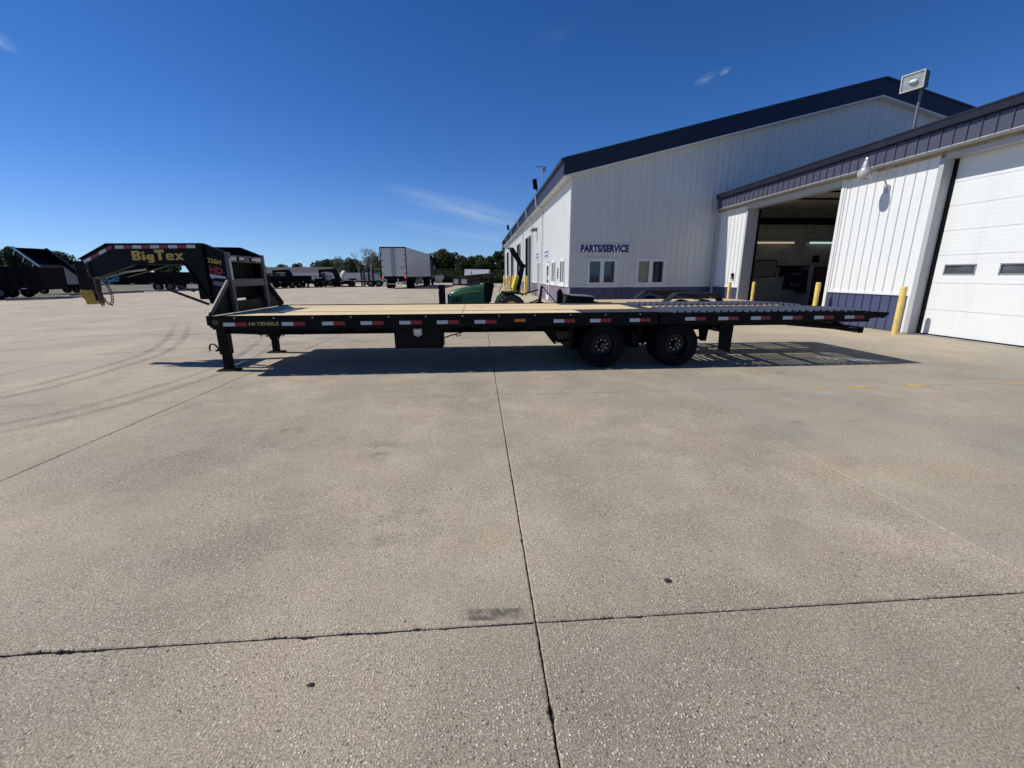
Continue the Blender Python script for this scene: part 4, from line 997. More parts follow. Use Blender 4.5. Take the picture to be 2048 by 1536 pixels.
# --- axles, dual wheels, suspension
tyre_me = MB().lathe([(-.10, .20), (-.112, .235), (-.112, .30), (-.118, .335), (-.108, .368), (-.088, .386), (-.06, .391), (.06, .391), (.088, .386), (.108, .368), (.118, .335), (.112, .30), (.10, .20)], (0, 0, 0), 1, 56)
tyre_me = tyre_me.mesh('tyre')
grm = MB()
for k in range(56):
    a = 2*PI*k/56
    for yy in (-.075, .035):
        c_, s_ = math.cos(a), math.sin(a); q = []
        for rr in (.389, .397):
            for da, dy in ((-.035, 0), (.025, 0), (.035, .045), (-.025, .045)):
                q.append((rr*math.cos(a+da), yy+dy, rr*math.sin(a+da)))
        grm.add(q, [(0, 1, 2, 3), (7, 6, 5, 4), (0, 4, 5, 1), (1, 5, 6, 2), (2, 6, 7, 3), (3, 7, 4, 0)])
lug_me = grm.mesh('tread_lug')
def place(o, x, y, z, rot=0):
    o.location = (x, y, z); o.rotation_euler = (0, rot, 0); return o
def inst(name, me, mat, par, smooth=False, kind=None):
    if not me.materials: me.materials.append(mat)
    if smooth:
        for p in me.polygons: p.use_smooth = True
        me.set_sharp_from_angle(angle=R(40))
    o = bpy.data.objects.new(name, me); COL.objects.link(o); o.parent = par
    if par is tr: o.matrix_parent_inverse = (Matrix.Translation(tr.location) @ tr.rotation_euler.to_matrix().to_4x4()).inverted()
    if kind: o['kind'] = kind
    return o
rimo = MB().lathe([(-.105, .202), (-.112, .21), (-.108, .218), (-.095, .205), (-.03, .198), (.02, .19), (.03, .165), (.035, .12), (.035, .07), (.01, .062), (-.07, .058), (-.085, .05), (-.088, 0)], (0, 0, 0), 1, 40).mesh('rim')
rimi = MB().lathe([(-.10, .202), (.1, .202)], (0, 0, 0), 1, 32).mesh('inner_rim')
stud = MB()
for k in range(8):
    a = 2*PI*k/8+.2; stud.cyl((.098*math.cos(a), .034, .098*math.sin(a)), (.098*math.cos(a), -.004, .098*math.sin(a)), .0105, 6)
studm = stud.mesh('lug_nut')
nut1 = MB().cyl((0, .034, 0), (0, -.006, 0), .0115, 6).mesh('lug_nut')
ring = MB()
for k in range(6):
    a = 2*PI*k/6; ring.cyl((.032*math.cos(a), -.086, .032*math.sin(a)), (.032*math.cos(a), -.096, .032*math.sin(a)), .007, 6)
ringm = ring.mesh('hub_bolts')
for ax_ in (2.20, 3.56):
    tp('axle', MB().cyl((ax_, 7.9, .40), (ax_, 9.75, .40), .065, 16), BLACK2)
    for y in (7.585, 7.90, 9.73, 10.045):
        outer = y in (7.585, 10.045)
        w_ = inst('wheel', rimo if outer else rimi, RIMB, tr, True); place(w_, ax_, y, .397, .3 if ax_ > 3 else 0)
        if y > 9: w_.rotation_euler = (0, 0, PI)
        t2 = inst('tyre', tyre_me, RUBBER, w_, True); inst('tread_lugs', lug_me, RUBBER, w_, kind='stuff')
        if outer:
            for k in range(8):
                a = 2*PI*k/8+.2; nn_ = inst('lug_nut', nut1, CHROME, w_); nn_.location = (.098*math.cos(a), 0, .098*math.sin(a))
            inst('hub_bolts', ringm, GALV, w_, kind='stuff')
# hangers and springs
for y in (7.98, 9.62):
    sy = y-.18 if y < 9 else y+.18
    tp('spring_hanger', MB().prism([(1.18, .66), (1.36, .66), (1.42, .50), (1.43, .42), (1.36, .40), (1.30, .47), (1.20, .60)], 1, sy-.05, sy+.05), BLACK2)
    tp('hanger_bolt', MB().cyl((1.24, sy-.06, .62), (1.24, sy+.06, .62), .022, 8).cyl((1.40, sy-.06, .435), (1.40, sy+.06, .435), .022, 8), GALV)
    tp('leaf_spring', MB().tube([(1.42, sy, .44), (1.8, sy, .50), (2.2, sy, .52), (2.6, sy, .50), (2.85, sy, .46)], .03, 6), BLACK2)
    tp('leaf_spring', MB().tube([(2.9, sy, .46), (3.2, sy, .50), (3.56, sy, .52), (3.95, sy, .50), (4.2, sy, .46)], .03, 6), BLACK2)
    tp('spring_hanger', MB().prism([(2.78, .62), (2.98, .62), (2.93, .38), (2.83, .38)], 1, sy-.05, sy+.05), BLACK2)
    tp('spring_hanger', MB().prism([(4.10, .75), (4.28, .75), (4.24, .42), (4.16, .42)], 1, sy-.05, sy+.05), BLACK2)
tp('fender_plate', MB().box(1.75, 4.05, Y0+.055, 8.0, .845, .852), BLACK2)
tp('fender_plate', MB().box(1.75, 4.05, 9.65, Y1-.055, .845, .852), BLACK2)
for y in (8.28, 9.32):  # invented undercarriage parts, added to keep light out behind the wheels
    tp('air_tank', MB().cyl((2.45, y, .56), (3.30, y, .56), .13, 16), BLACK2, None, True)
    tp('equaliser', MB().prism([(2.55, .44), (3.2, .44), (3.05, .60), (2.7, .60)], 1, y-.24, y-.18), BLACK2)
    for ax_ in (2.20, 3.56): tp('brake_chamber', MB().cyl((ax_-.28, y, .44), (ax_-.08, y, .44), .09, 12), BLACK2, None, True)
tp('mud_guard', MB().box(1.62, 1.66, 7.55, 9.95, .30, .84), BLACK2)
tp('grease_cap', MB().cyl((2.88, 7.55, .42), (2.88, 7.50, .42), .018, 8), CHROME)
# --- landing jacks
for y, lb in ((7.85, 'near'), (9.70, 'far')):
    jk = tp('landing_jack', MB().box(-4.52, -4.36, y-.08, y+.08, .30, .80), BLACK, bevel=.008)
    tp('jack_leg', MB().box(-4.50, -4.38, y-.06, y+.06, .03, .30), BLACK2, jk, bevel=.005)
    tp('jack_foot', MB().add([(-4.62, y-.11, .004), (-4.26, y-.11, .004), (-4.26, y+.11, .004), (-4.62, y+.11, .004), (-4.58, y-.09, .035), (-4.30, y-.09, .035), (-4.30, y+.09, .035), (-4.58, y+.09, .035)],
        [(0, 3, 2, 1), (4, 5, 6, 7), (0, 1, 5, 4), (1, 2, 6, 5), (2, 3, 7, 6), (3, 0, 4, 7)]), BLACK2, jk)
    tp('jack_bracket', MB().box(-4.53, -4.34, y-.02, y+.10, .66, .84).bar((-4.52, y, .36), (-4.62, y, .36), .03, .03), BLACK2, jk)
    tp('jack_pin', MB().tube([(-4.56, y, .37), (-4.60, y, .44), (-4.64, y, .475), (-4.69, y, .47), (-4.715, y, .43), (-4.72, y, .35)], .014, 6), BLACK2, jk, True)
tp('jack_shaft', MB().cyl((-4.40, 7.9, .715), (-4.40, 9.65, .715), .02, 8), GALV)
tp('jack_brace', MB().bar((-4.38, 7.9, .70), (-3.55, 7.93, .66), .06, .10), BLACK2)
tp('gear_box', MB().box(-3.70, -3.48, 7.86, 8.0, .62, .80).prism([(-3.66, .62), (-3.50, .62), (-3.55, .575), (-3.60, .56)], 1, 7.88, 7.98), BLACK2)
tp('crank', MB().tube([(-3.42, 7.82, .70), (-3.42, 7.80, .60)], .012, 6), BLACK2); tp('crank_handle', MB().tube([(-3.25, 7.9, .70), (-3.22, 7.9, .64), (-3.12, 7.9, .62)], .014, 6), BLACK2)
# --- gooseneck: two side beams that run forward and converge on the coupler
def ns(x, s):       # y of neck side beam at x (s=-1 near, +1 far)
    near = 8.19+(-4.6-x)*.15 if x < -4.6 else 8.19
    return near if s < 0 else 2*YC-near
for s in (-1, 1):
    prof = [(-7.06, 1.925), (-6.485, 2.175), (-4.745, 2.165), (-4.40, 2.02), (-4.40, .99), (-4.60, .99), (-4.81, 1.28), (-5.08, 1.80), (-5.16, 1.835), (-6.05, 1.835), (-6.35, 1.74), (-6.75, 1.62), (-7.02, 1.60)]
    def slab(poly, off0, off1):
        mb = MB(); n = len(poly)
        vs = [(x, ns(x, s)+off0, z) for x, z in poly] + [(x, ns(x, s)+off1, z) for x, z in poly]
        return mb.add(vs, [tuple(range(n)), tuple(range(2*n-1, n-1, -1))]+[(i, (i+1) % n, n+(i+1) % n, n+i) for i in range(n)])
    d = -s
    # web is split where the beam bends in plan
    pa = [(-7.06, 1.925), (-6.485, 2.175), (-4.745, 2.165), (-4.60, 2.104), (-4.60, .99), (-4.81, 1.28), (-5.08, 1.80), (-5.16, 1.835), (-6.05, 1.835), (-6.35, 1.74), (-6.75, 1.62), (-7.02, 1.60)]
    pb = [(-4.60, 2.104), (-4.40, 2.02), (-4.40, .99), (-4.60, .99)]
    web = tp('neck_beam', slab(pa, -.012, .012), BLACK); tp('neck_gusset', slab(pb, -.012, .012), BLACK, web)
    def flange(p0, p1, w=.10, h=.016):
        a = Vector((p0[0], ns(p0[0], s), p0[1])); b2 = Vector((p1[0], ns(p1[0], s), p1[1])); return MB().bar(a, b2, w, h, (0, 0, 1))
    for p0, p1 in (((-7.06, 1.925), (-6.485, 2.18)), ((-6.485, 2.18), (-4.745, 2.17)), ((-4.745, 2.17), (-4.40, 2.025)), ((-6.05, 1.83), (-5.12, 1.83)), ((-6.75, 1.62), (-6.05, 1.83))):
        tp('neck_flange', flange(p0, p1), BLACK, web)
    for p0, p1 in (((-5.1, 1.82), (-4.80, 1.28)), ((-4.80, 1.28), (-4.6, 1.0))):
        a = Vector((p0[0], ns(p0[0], s), p0[1])); b2 = Vector((p1[0], ns(p1[0], s), p1[1]))
        tp('neck_flange', MB().bar(a, b2, .10, .016, (0, 0, 1)), BLACK, web)
    tp('upright_rib', MB().box(-4.76, -4.735, ns(-4.75, s)-.05, ns(-4.75, s)+.05, 1.15, 2.15), BLACK, web)
    if s < 0:
        ang = math.atan(.15)
        def onweb(x, z, off=-.0145): return (x, ns(x, s)+off, z)
        xd = Vector((1, -.15, 0)).normalized()
        GLY = {'B': ['........', '#######.', '########', '###..###', '###..###', '#######.', '#######.', '###..###', '###..###', '########', '#######.', '........', '........', '........'],
               'i': ['...', '...', '###', '###', '...', '###', '###', '###', '###', '###', '###', '...', '...', '...'],
               'g': ['.......', '.......', '.......', '.......', '.......', '.######', '#######', '###.###', '###.###', '#######', '.######', '....###', '.######', '.#####.'],
               'T': ['#########', '#########', '#########', '...###...', '...###...', '...###...', '...###...', '...###...', '...###...', '...###...', '...###...', '.........', '.........', '.........'],
               'e': ['.......', '.......', '.......', '.......', '.#####.', '#######', '##...##', '#######', '##.....', '#######', '.######', '.......', '.......', '.......'],
               'x': ['........', '........', '........', '........', '###..###', '.######.', '..####..', '...##...', '..####..', '.######.', '###..###', '........', '........', '........']}
        cx0 = -6.075
        for chn in 'BigTex':
            g_ = GLY[chn]; mb = MB(); cw, ch_ = .0200, .0158
            for r_i, row in enumerate(g_):
                z1_ = 2.075-r_i*ch_; c_i = 0
                while c_i < len(row):
                    if row[c_i] == '#':
                        c_j = c_i
                        while c_j < len(row) and row[c_j] == '#': c_j += 1
                        xa, xb = cx0+c_i*cw, cx0+c_j*cw
                        p0_, p1_ = onweb(xa, 0), onweb(xb, 0)
                        mb.add([(p0_[0], p0_[1], z1_-ch_), (p1_[0], p1_[1], z1_-ch_), (p1_[0], p1_[1], z1_), (p0_[0], p0_[1], z1_)], [(0, 1, 2, 3)])
                        c_i = c_j
                    else: c_i += 1
            tp('lettering', mb, GOLD, web); cx0 += (len(g_[0])+1.1)*cw
        k = 0
        for x in [-6.36+.165*i for i in range(9)]:
            a = Vector(onweb(x, 2.125)); b2 = Vector(onweb(x+.16, 2.125))
            tp('white_tape' if k % 2 == 0 else 'red_tape', MB().bar(a, b2, .003, .055), WTAPE if k % 2 == 0 else RTAPE, web); k += 1
        sl = Vector((.575, -.086, .25)).normalized()
        for i, (f0, f1) in enumerate(((.03, .19), (.20, .37), (.38, .54), (.55, .68))):
            base = Vector(onweb(-7.03, 1.865))
            tp('white_tape' if i % 2 == 0 else 'red_tape', MB().bar(base+sl*f0, base+sl*f1, .003, .055), WTAPE if i % 2 == 0 else RTAPE, web)
        text('226H', .105, GOLD, frame((-4.69, 8.176, 1.865), (1, 0, -.22), (0, 0, 1)), web, offset=.003, sx=.96, extrude=.0015)
        text('HD', .155, REDV, frame((-4.685, 8.176, 1.695), (1, 0, -.20), (0, 0, 1)), web, offset=.006, sx=.98, extrude=.0015)
        tp('model_decal', MB().prism([(-4.69, 1.665), (-4.43, 1.615), (-4.43, 1.575), (-4.62, 1.60), (-4.66, 1.575), (-4.69, 1.62)], 1, 8.173, 8.177), WVIN, web)
        tp('spec_decal', MB().prism([(-4.66, 1.545), (-4.45, 1.51), (-4.45, 1.44), (-4.65, 1.47)], 1, 8.173, 8.177), pbr('grey_decal', (.12, .16, .22), .5, 0, .2, 60), web)
        text('WINTER', .045, WVIN, frame((-4.645, 8.172, 1.497), (1, 0, -.16), (0, 0, 1)), web, offset=.001, sx=.75, extrude=.001) if False else None
# neck underside ramp braces, hose bundle, safety chains
tp('neck_crossbar', MB().box(-6.2, -6.1, 8.45, 9.2, 1.85, 2.12).box(-5.3, -5.2, 8.3, 9.35, 1.86, 2.12), BLACK2)
tp('neck_top_plate', MB().prism([(8.55, 0), (9.09, 0), (9.25, 1.6), (8.39, 1.6)], 2, 0, .01) if False else MB().add([(-7.0, 8.56, 1.93), (-7.0, 9.08, 1.93), (-6.49, 9.16, 2.17), (-6.49, 8.48, 2.17)], [(0, 1, 2, 3)]), BLACK2)
cp = tp('coupler_tube', MB().box(-7.345, -7.10, 8.73, 8.91, 1.38, 1.90), BLACK, bevel=.008)
tp('coupler_housing', MB().box(-7.13, -6.98, 8.66, 8.98, 1.56, 1.92), BLACK2, cp, bevel=.01)
ylw = MB().prism([(-7.345, 1.385), (-7.13, 1.385), (-7.10, 1.22), (-7.13, 1.125), (-7.28, 1.12), (-7.29, 1.205), (-7.345, 1.26)], 1, 8.72, 8.92)
tp('coupler', ylw, YEL, cp, bevel=.008)
tp('coupler_post', MB().cyl((-7.06, 8.74, 1.19), (-7.06, 8.74, 1.55), .045, 12), BLACK2, cp)
# rust coloured air line and wiring
tp('rust_hose', MB().tube([(-6.93, 8.5, 1.87), (-6.935, 8.5, 1.82), (-6.935, 8.49, 1.70), (-6.92, 8.5, 1.62), (-6.89, 8.52, 1.57)], .014, 8), RUST, None, True)
tp('wiring_bundle', MB().tube([(-6.93, 8.6, 1.58), (-6.90, 8.58, 1.50), (-6.89, 8.56, 1.36), (-6.87, 8.56, 1.24)], [.035, .045, .042, .03], 8).tube([(-6.93, 8.58, 1.60), (-6.84, 8.55, 1.585), (-6.74, 8.53, 1.57)], .024, 8), RUST, None, True)
def chain(pts, n):
    cp_ = [Vector(p) for p in pts]; segs = [(a, b2) for a, b2 in zip(cp_, cp_[1:])]; L = sum((b2-a).length for a, b2 in segs); 
    for k in range(n):
        d = L*(k+.5)/n
        for a, b2 in segs:
            if d <= (b2-a).length: break
            d -= (b2-a).length
        p = a+(b2-a)*(d/(b2-a).length); dr = (b2-a).normalized()
        side = Vector((0, 1, 0)) if k % 2 == 0 else dr.cross(Vector((0, 1, 0))).normalized()
        if k % 2: side = (side+Vector((0, .55, 0))).normalized()
        a1 = side; ax2 = dr; mb = MB(); n_ = 12; vs = []; fs = []
        third = ax2.cross(a1).normalized()
        for i in range(n_):
            th = 2*PI*i/n_; dd = ax2*math.cos(th)*1.45+third*math.sin(th); c_ = p+dd*.020; dn = dd.normalized()
            for j in range(5):
                ph = 2*PI*j/5; vs.append(c_+(dn*math.cos(ph)+a1*math.sin(ph))*.0065)
        for i in range(n_):
            for j in range(5): fs.append((i*5+j, i*5+(j+1) % 5, ((i+1) % n_)*5+(j+1) % 5, ((i+1) % n_)*5+j))
        tp('chain_link', mb.add(vs, fs), RUST)
chain([(-6.86, 8.5, 1.24), (-6.85, 8.5, 1.16), (-6.823, 8.5, 1.12), (-6.80, 8.5, 1.17), (-6.79, 8.5, 1.25)], 7)
chain([(-6.78, 8.5, 1.24), (-6.75, 8.5, 1.17), (-6.68, 8.5, 1.12), (-6.645, 8.5, 1.18), (-6.635, 8.5, 1.28), (-6.65, 8.5, 1.40), (-6.70, 8.5, 1.52)], 13)
tp('blue_hose', MB().tube([(-6.75, 8.5, 1.55), (-6.62, 8.5, 1.545), (-6.47, 8.5, 1.55), (-6.455, 8.5, 1.59), (-6.48, 8.5, 1.68), (-6.53, 8.5, 1.725), (-6.60, 8.5, 1.715), (-6.53, 8.5, 1.66), (-6.48, 8.5, 1.585), (-6.60, 8.5, 1.55), (-6.70, 8.5, 1.60), (-6.74, 8.5, 1.60)], .010, 8), BLUEH, None, True)
tp('blue_hose', MB().tube([(-6.74, 8.49, 1.59), (-6.71, 8.49, 1.53), (-6.665, 8.49, 1.46), (-6.63, 8.49, 1.52), (-6.58, 8.5, 1.57), (-6.50, 8.5, 1.60)], .009, 8), BLUEH, None, True)
tp('neck_tube', MB().tube([(-6.95, 8.6, 1.66), (-6.6, 8.56, 1.70), (-6.35, 8.52, 1.78), (-5.9, 8.5, 1.80)], .02, 8), BLACK2, None, True)
tp('neck_brace', MB().bar((-6.95, 8.62, 1.56), (-6.35, 8.55, 1.70), .02, .035).bar((-6.35, 8.55, 1.70), (-5.95, 8.5, 1.745), .02, .03), GALV)
tp('stabiliser_bar', MB().bar((-5.70, 8.6, 1.385), (-4.90, 8.35, 1.13), .05, .03), BLACK)
tp('stabiliser_bar', MB().bar((-5.60, 8.62, 1.47), (-5.15, 8.42, 1.36), .04, .025), BLACK)
# --- headboard between and outside the neck beams
HX = -4.395
FRM = pbr('scuffed_black_frame', (.07, .075, .08), .45, 0, .2, 14, dirt=.5, dcol=(.16, .17, .18))
hb = tp('headboard_post', MB().box(HX, HX+.06, 8.16, 8.25, 1.0, 2.03), FRM, bevel=.004)
tp('headboard_post', MB().box(HX, HX+.06, 9.39, 9.48, 1.0, 2.03), FRM, bevel=.004)
cb = tp('headboard_crossbar', MB().box(HX, HX+.05, 8.25, 9.39, 1.87, 1.985), FRM, bevel=.004)
tp('headboard_crossbar', MB().box(HX, HX+.05, 8.25, 9.39, 1.44, 1.575), FRM, bevel=.004)
tp('headboard_lower_panel', MB().box(HX-.03, HX-.0, 8.16, 9.48, .99, 1.19), BLACK)
tp('storage_box', MB().box(-5.0, HX-.12, 8.30, 9.34, 1.22, 1.99), BLACK2)
tp('lamp_housing', MB().box(HX+.051, HX+.066, 8.46, 8.67, 1.885, 1.965), BLACK2, cb, bevel=.01); tp('lamp_lens', MB().box(HX+.0665, HX+.074, 8.50, 8.65, 1.905, 1.955), WTAPE, cb)
tp('lamp_housing', MB().box(HX+.051, HX+.066, 8.92, 9.12, 1.885, 1.965), BLACK2, cb, bevel=.01); tp('lamp_lens', MB().box(HX+.0665, HX+.074, 8.95, 9.10, 1.905, 1.955), WTAPE, cb)
tp('white_tape', MB().box(HX+.0505, HX+.0525, 8.26, 8.44, 1.90, 1.96), WTAPE, cb); tp('white_tape', MB().box(HX+.0505, HX+.0525, 9.14, 9.34, 1.90, 1.96), WTAPE, cb)
for k in range(11): tp('white_tape', MB().box(HX+.0605, HX+.0625, 8.175, 8.235, 1.56+.034*k, 1.588+.034*k), WTAPE, hb)
for s in (-1, 1):
    yi = 8.16 if s < 0 else 9.48; yo = Y0+.02 if s < 0 else Y1-.02
    wing = tp('headboard_wing', MB().prism([(yi, .99), (yi, 1.56), (yi-.05 if s < 0 else yi+.05, 1.56), (yo, 1.03), (yo, .99)], 0, HX-.02, HX-.005), BLACK)
    tp('wing_flange', MB().bar((HX+.02, yi, 1.57), (HX+.02, yo, 1.03), .07, .02, (1, 0, 0)), FRM if s < 0 else BLACK2, wing)
# foot plate on the deck behind the headboard is open; small gusset plates
for y in (): tp('post_gusset', MB().prism([(HX+.061, .99), (HX+.40, .99), (HX+.061, 1.55)], 1, y-.006, y+.006), BLACK)

# ================================================================== TRACTOR BEHIND THE TRAILER
tx, ty = 1.12, 15.55
tc_ = thing('compact_tractor', 'small green compact tractor with yellow seat and folded roll bar standing behind the flatbed deck', 'tractor', (tx, ty, 0))
def cp_(name, mb, mat, par=None, sm=False, bv=0): return ob(name, mb, mat, par or tc_, sm, bv)
hx = tx-1.05; hood = MB(); secs = []
for x, zt, hw, zb in ((-1.02, .95, .15, .60), (-.98, 1.06, .20, .56), (-.82, 1.14, .25, .55), (-.5, 1.22, .27, .60), (-.1, 1.285, .28, .68), (.26, 1.315, .27, .70)):
    ring = []
    for k in range(9):
        a = PI*k/8; ring.append((tx-1.15+x, ty-hw*math.copysign(abs(math.cos(a))**.6, math.cos(a)), zb+(zt-zb)*abs(math.sin(a))**.62 if k not in (0, 8) else zb))
    secs.append(ring)
vs = [p for r_ in secs for p in r_]; fs = []
for i in range(len(secs)-1):
    for k in range(8): fs.append((i*9+k, i*9+k+1, (i+1)*9+k+1, (i+1)*9+k))
fs += [tuple(range(8, -1, -1)), tuple(range((len(secs)-1)*9, len(secs)*9))]
hd = cp_('hood', hood.add(vs, fs), GREEN, None, True)
cp_('hood_stripe', MB().prism([(hx-.78, 1.00), (hx-.4, 1.07), (hx-.02, 1.08), (hx-.02, 1.10), (hx-.4, 1.095), (hx-.74, 1.03)], 1, ty-.288, ty-.282), GOLD, hd)
for k in range(4): cp_('grille_louvre', MB().prism([(hx-.95+k*.075, .70), (hx-.92+k*.075, .70), (hx-.89+k*.075, .92), (hx-.91+k*.075, .92)], 1, ty-.262-.008*k, ty-.24), BLACK2, hd)
cp_('headlight', MB().lathe([(-.02, .055), (-.05, .045), (-.06, 0)], (hx-1.05, ty-.16, .98), 1, 12), CHROME, hd)
cp_('front_grille', MB().box(hx-1.15, hx-1.11, ty-.16, ty+.16, .58, .98), BLACK2, hd)
cp_('dashboard', MB().prism([(hx+.11, .70), (hx+.35, .70), (hx+.47, 1.30), (hx+.40, 1.42), (hx+.11, 1.36)], 1, ty-.27, ty+.27), BLACK2, None, bv=.02)
cp_('steering_wheel', MB().torus((hx+.52, ty, 1.44), .19, .018, (-.5, 0, 1), n=20, k=6).cyl((hx+.52, ty, 1.44), (hx+.38, ty, 1.30), .02, 8), BLACK2)
cp_('frame', MB().box(hx-1.1, tx+.2, ty-.16, ty+.16, .38, .60).box(hx+.1, tx+.4, ty-.35, ty+.35, .44, .56), BLACK2)
cp_('engine_block', MB().box(hx-.65, hx+.3, ty-.2, ty+.2, .55, .78), BLACK2)
for y_ in (ty-.42, ty+.42):
    cp_('loader_mast', MB().box(hx-1.42, hx-1.27, y_-.08, y_+.08, .25, 1.30), BLACK2)
    cp_('loader_arm', MB().bar((hx-1.27, y_, .5), (hx-.4, y_, .55), .07, .1), BLACK2)
cp_('loader_crossbar', MB().box(hx-1.42, hx-1.36, ty-.34, ty+.34, 1.10, 1.26), BLACK2)
def twheel(x, y, r, w, rr):
    mb = MB().lathe([(-w*.42, rr), (-w/2, r*.72), (-w*.48, r*.9), (-w*.36, r*.97), (w*.36, r*.97), (w*.48, r*.9), (w/2, r*.72), (w*.42, rr)], (x, y, r), 1, 40)
    for k in range(20):
        a = 2*PI*k/20
        for sgn in (-1, 1):
            aa = a+(.157 if sgn > 0 else 0)
            q = []
            for rad in (r*.955, r*1.005):
                for da, dy in ((-.05, sgn*w*.5), (.04, sgn*w*.5), (.12, sgn*.01), (.03, sgn*.01)):
                    q.append((x+rad*math.cos(aa+da), y+dy, r+rad*math.sin(aa+da)))
            mb.add(q, [(0, 1, 2, 3), (7, 6, 5, 4), (0, 4, 5, 1), (1, 5, 6, 2), (2, 6, 7, 3), (3, 7, 4, 0)])
    o = cp_('wheel', mb, RUBBER2)
    cp_('rim', MB().lathe([(-w*.43, rr*.98), (-w*.1, rr*.9), (-w*.05, rr*.4), (-w*.2, rr*.3), (-w*.2, 0)], (x, y, r), 1, 24), YSEAT, o, True)
RUBBER2 = pbr('worn_tyre_rubber', (.035, .033, .032), .85, 0, .3, 20, .2, 60)
for y in (ty-.48, ty+.48): twheel(tx+.0, y, .49, .30, .27); twheel(hx-.55, y+(.05 if y < ty else -.05), .31, .2, .16)
cp_('fender', MB().tube([(tx-.52, ty-.52, .62), (tx-.42, ty-.52, .86), (tx-.25, ty-.52, 1.0), (tx-.02, ty-.52, 1.055), (tx+.25, ty-.52, 1.04), (tx+.42, ty-.52, .96)], .045, 6).tube([(tx-.52, ty+.52, .62), (tx-.42, ty+.52, .86), (tx-.25, ty+.52, 1.0), (tx-.02, ty+.52, 1.055), (tx+.25, ty+.52, 1.04)], .045, 6), GREEN, None, True)
cp_('fender_top', MB().box(tx-.30, tx+.25, ty-.60, ty-.30, 1.0, 1.06).box(tx-.30, tx+.25, ty+.30, ty+.60, 1.0, 1.06), BLACK2, None, bv=.02)
st_ = cp_('seat', MB().box(tx-.12, tx+.30, ty-.24, ty+.24, 1.02, 1.12), YSEAT, None, bv=.03)
cp_('backrest', MB().prism([(tx+.02, 1.10), (tx+.15, 1.08), (tx+.30, 1.60), (tx+.17, 1.62)], 1, ty-.23, ty+.23), YSEAT, st_, bv=.04)
for x, z, c in ((-.22, 1.15, YSEAT), (-.15, 1.18, CHROME), (-.08, 1.16, YSEAT), (.02, 1.17, BLACK2)): cp_('control_lever', MB().cyl((tx+x, ty-.45, 1.05), (tx+x-.02, ty-.45, z), .012, 6).lathe([(0, .02), (.03, .022), (.045, 0)], (tx+x-.02, ty-.45, z), 2, 8), c)
cp_('control_lever', MB().tube([(tx-.36, ty-.25, .9), (tx-.40, ty-.25, 1.1), (tx-.32, ty-.25, 1.25), (tx-.30, ty-.25, 1.35)], .012, 6), BLACK2)
rb_ = cp_('roll_bar', MB().bar((tx+.22, ty-.42, .98), (tx+.42, ty-.42, 1.92), .085, .085), BLACK2); cp_('roll_bar', MB().bar((tx+.22, ty+.42, .98), (tx+.42, ty+.42, 1.92), .085, .085), BLACK2)
cp_('roll_bar_upper', MB().bar((tx+.42, ty-.42, 1.92), (tx+.04, ty-.42, 2.5), .08, .08).bar((tx+.42, ty+.42, 1.92), (tx+.04, ty+.42, 2.5), .08, .08).bar((tx+.04, ty-.42, 2.5), (tx+.04, ty+.42, 2.5), .055, .055), BLACK2, rb_)
for y in (ty-.42, ty+.42): cp_('hinge', MB().cyl((tx+.42, y-.05, 1.92), (tx+.42, y+.05, 1.92), .07, 10), BLACK2, rb_)
cp_('hitch_arm', MB().bar((tx+.35, ty-.3, .5), (tx+1.05, ty-.35, .75), .05, .05).bar((tx+.4, ty, .95), (tx+1.0, ty, 1.12), .045, .045).bar((tx+.35, ty+.3, .5), (tx+1.05, ty+.35, .75), .05, .05), BLACK2)
im = thing('rear_implement', 'thin black three point implement behind the small green tractor', 'implement', (tx+1.25, ty, 0))
ob('mast', MB().bar((tx+1.0, ty-.35, .3), (tx+1.12, ty, 1.25), .05, .05).bar((tx+1.0, ty+.35, .3), (tx+1.12, ty, 1.25), .05, .05).bar((tx+1.12, ty, 1.25), (tx+1.75, ty, .55), .03, .03), BLACK2, im)
ob('tool_bar', MB().box(tx+1.0, tx+1.12, ty-.7, ty+.7, .45, .57).bar((tx+1.06, ty-.2, .5), (tx+1.9, ty-.2, .55), .06, .06), BLACK2, im)
for k in range(4): ob('tine', MB().bar((tx+1.06, ty-.6+k*.4, .45), (tx+1.15, ty-.6+k*.4, .02), .04, .04), BLACK2, im)

# ================================================================== UTILITY TRAILER WITH TWIN FENDERS
ut = thing('utility_trailer', 'black tandem utility trailer with wood deck and tall fenders parked against the gabled wall', 'utility trailer', (7, 17, 0))
GREYB = pbr('sun_greyed_black_paint', (.014, .015, .017), .6, 0, .3, 10, spec=.2, dirt=.3, dcol=(.03, .03, .032))  # fender black darkened to stand in for a shadow across them
def up_(name, mb, mat, par=None, sm=False, bv=0): return ob(name, mb, mat, par or ut, sm, bv)
up_('frame', MB().box(4.6, 11.0, 15.95, 16.07, .42, .58).box(4.6, 11.0, 18.33, 18.45, .42, .58).box(4.6, 4.72, 16.07, 18.33, .42, .58).box(10.88, 11.0, 16.07, 18.33, .42, .58), BLACK2)
for k in range(10):
    up_('deck_board', MB().box(4.74, 10.85, 16.09+k*.222, 16.30+k*.222, .565, .605), PINE2)
up_('tongue', MB().bar((4.6, 16.2, .45), (2.7, 17.2, .45), .1, .14).bar((4.6, 18.2, .45), (2.7, 17.2, .45), .1, .14), BLACK2)
up_('coupler', MB().box(2.35, 2.8, 17.1, 17.3, .40, .56).cyl((2.45, 17.2, .40), (2.45, 17.2, .6), .09, 10), BLACK2)
up_('safety_chain', MB().tube([(2.8, 17.05, .45), (2.65, 17.0, .30), (2.5, 17.0, .20), (2.35, 17.1, .35), (2.25, 17.15, .55)], .025, 6), BLACK2)
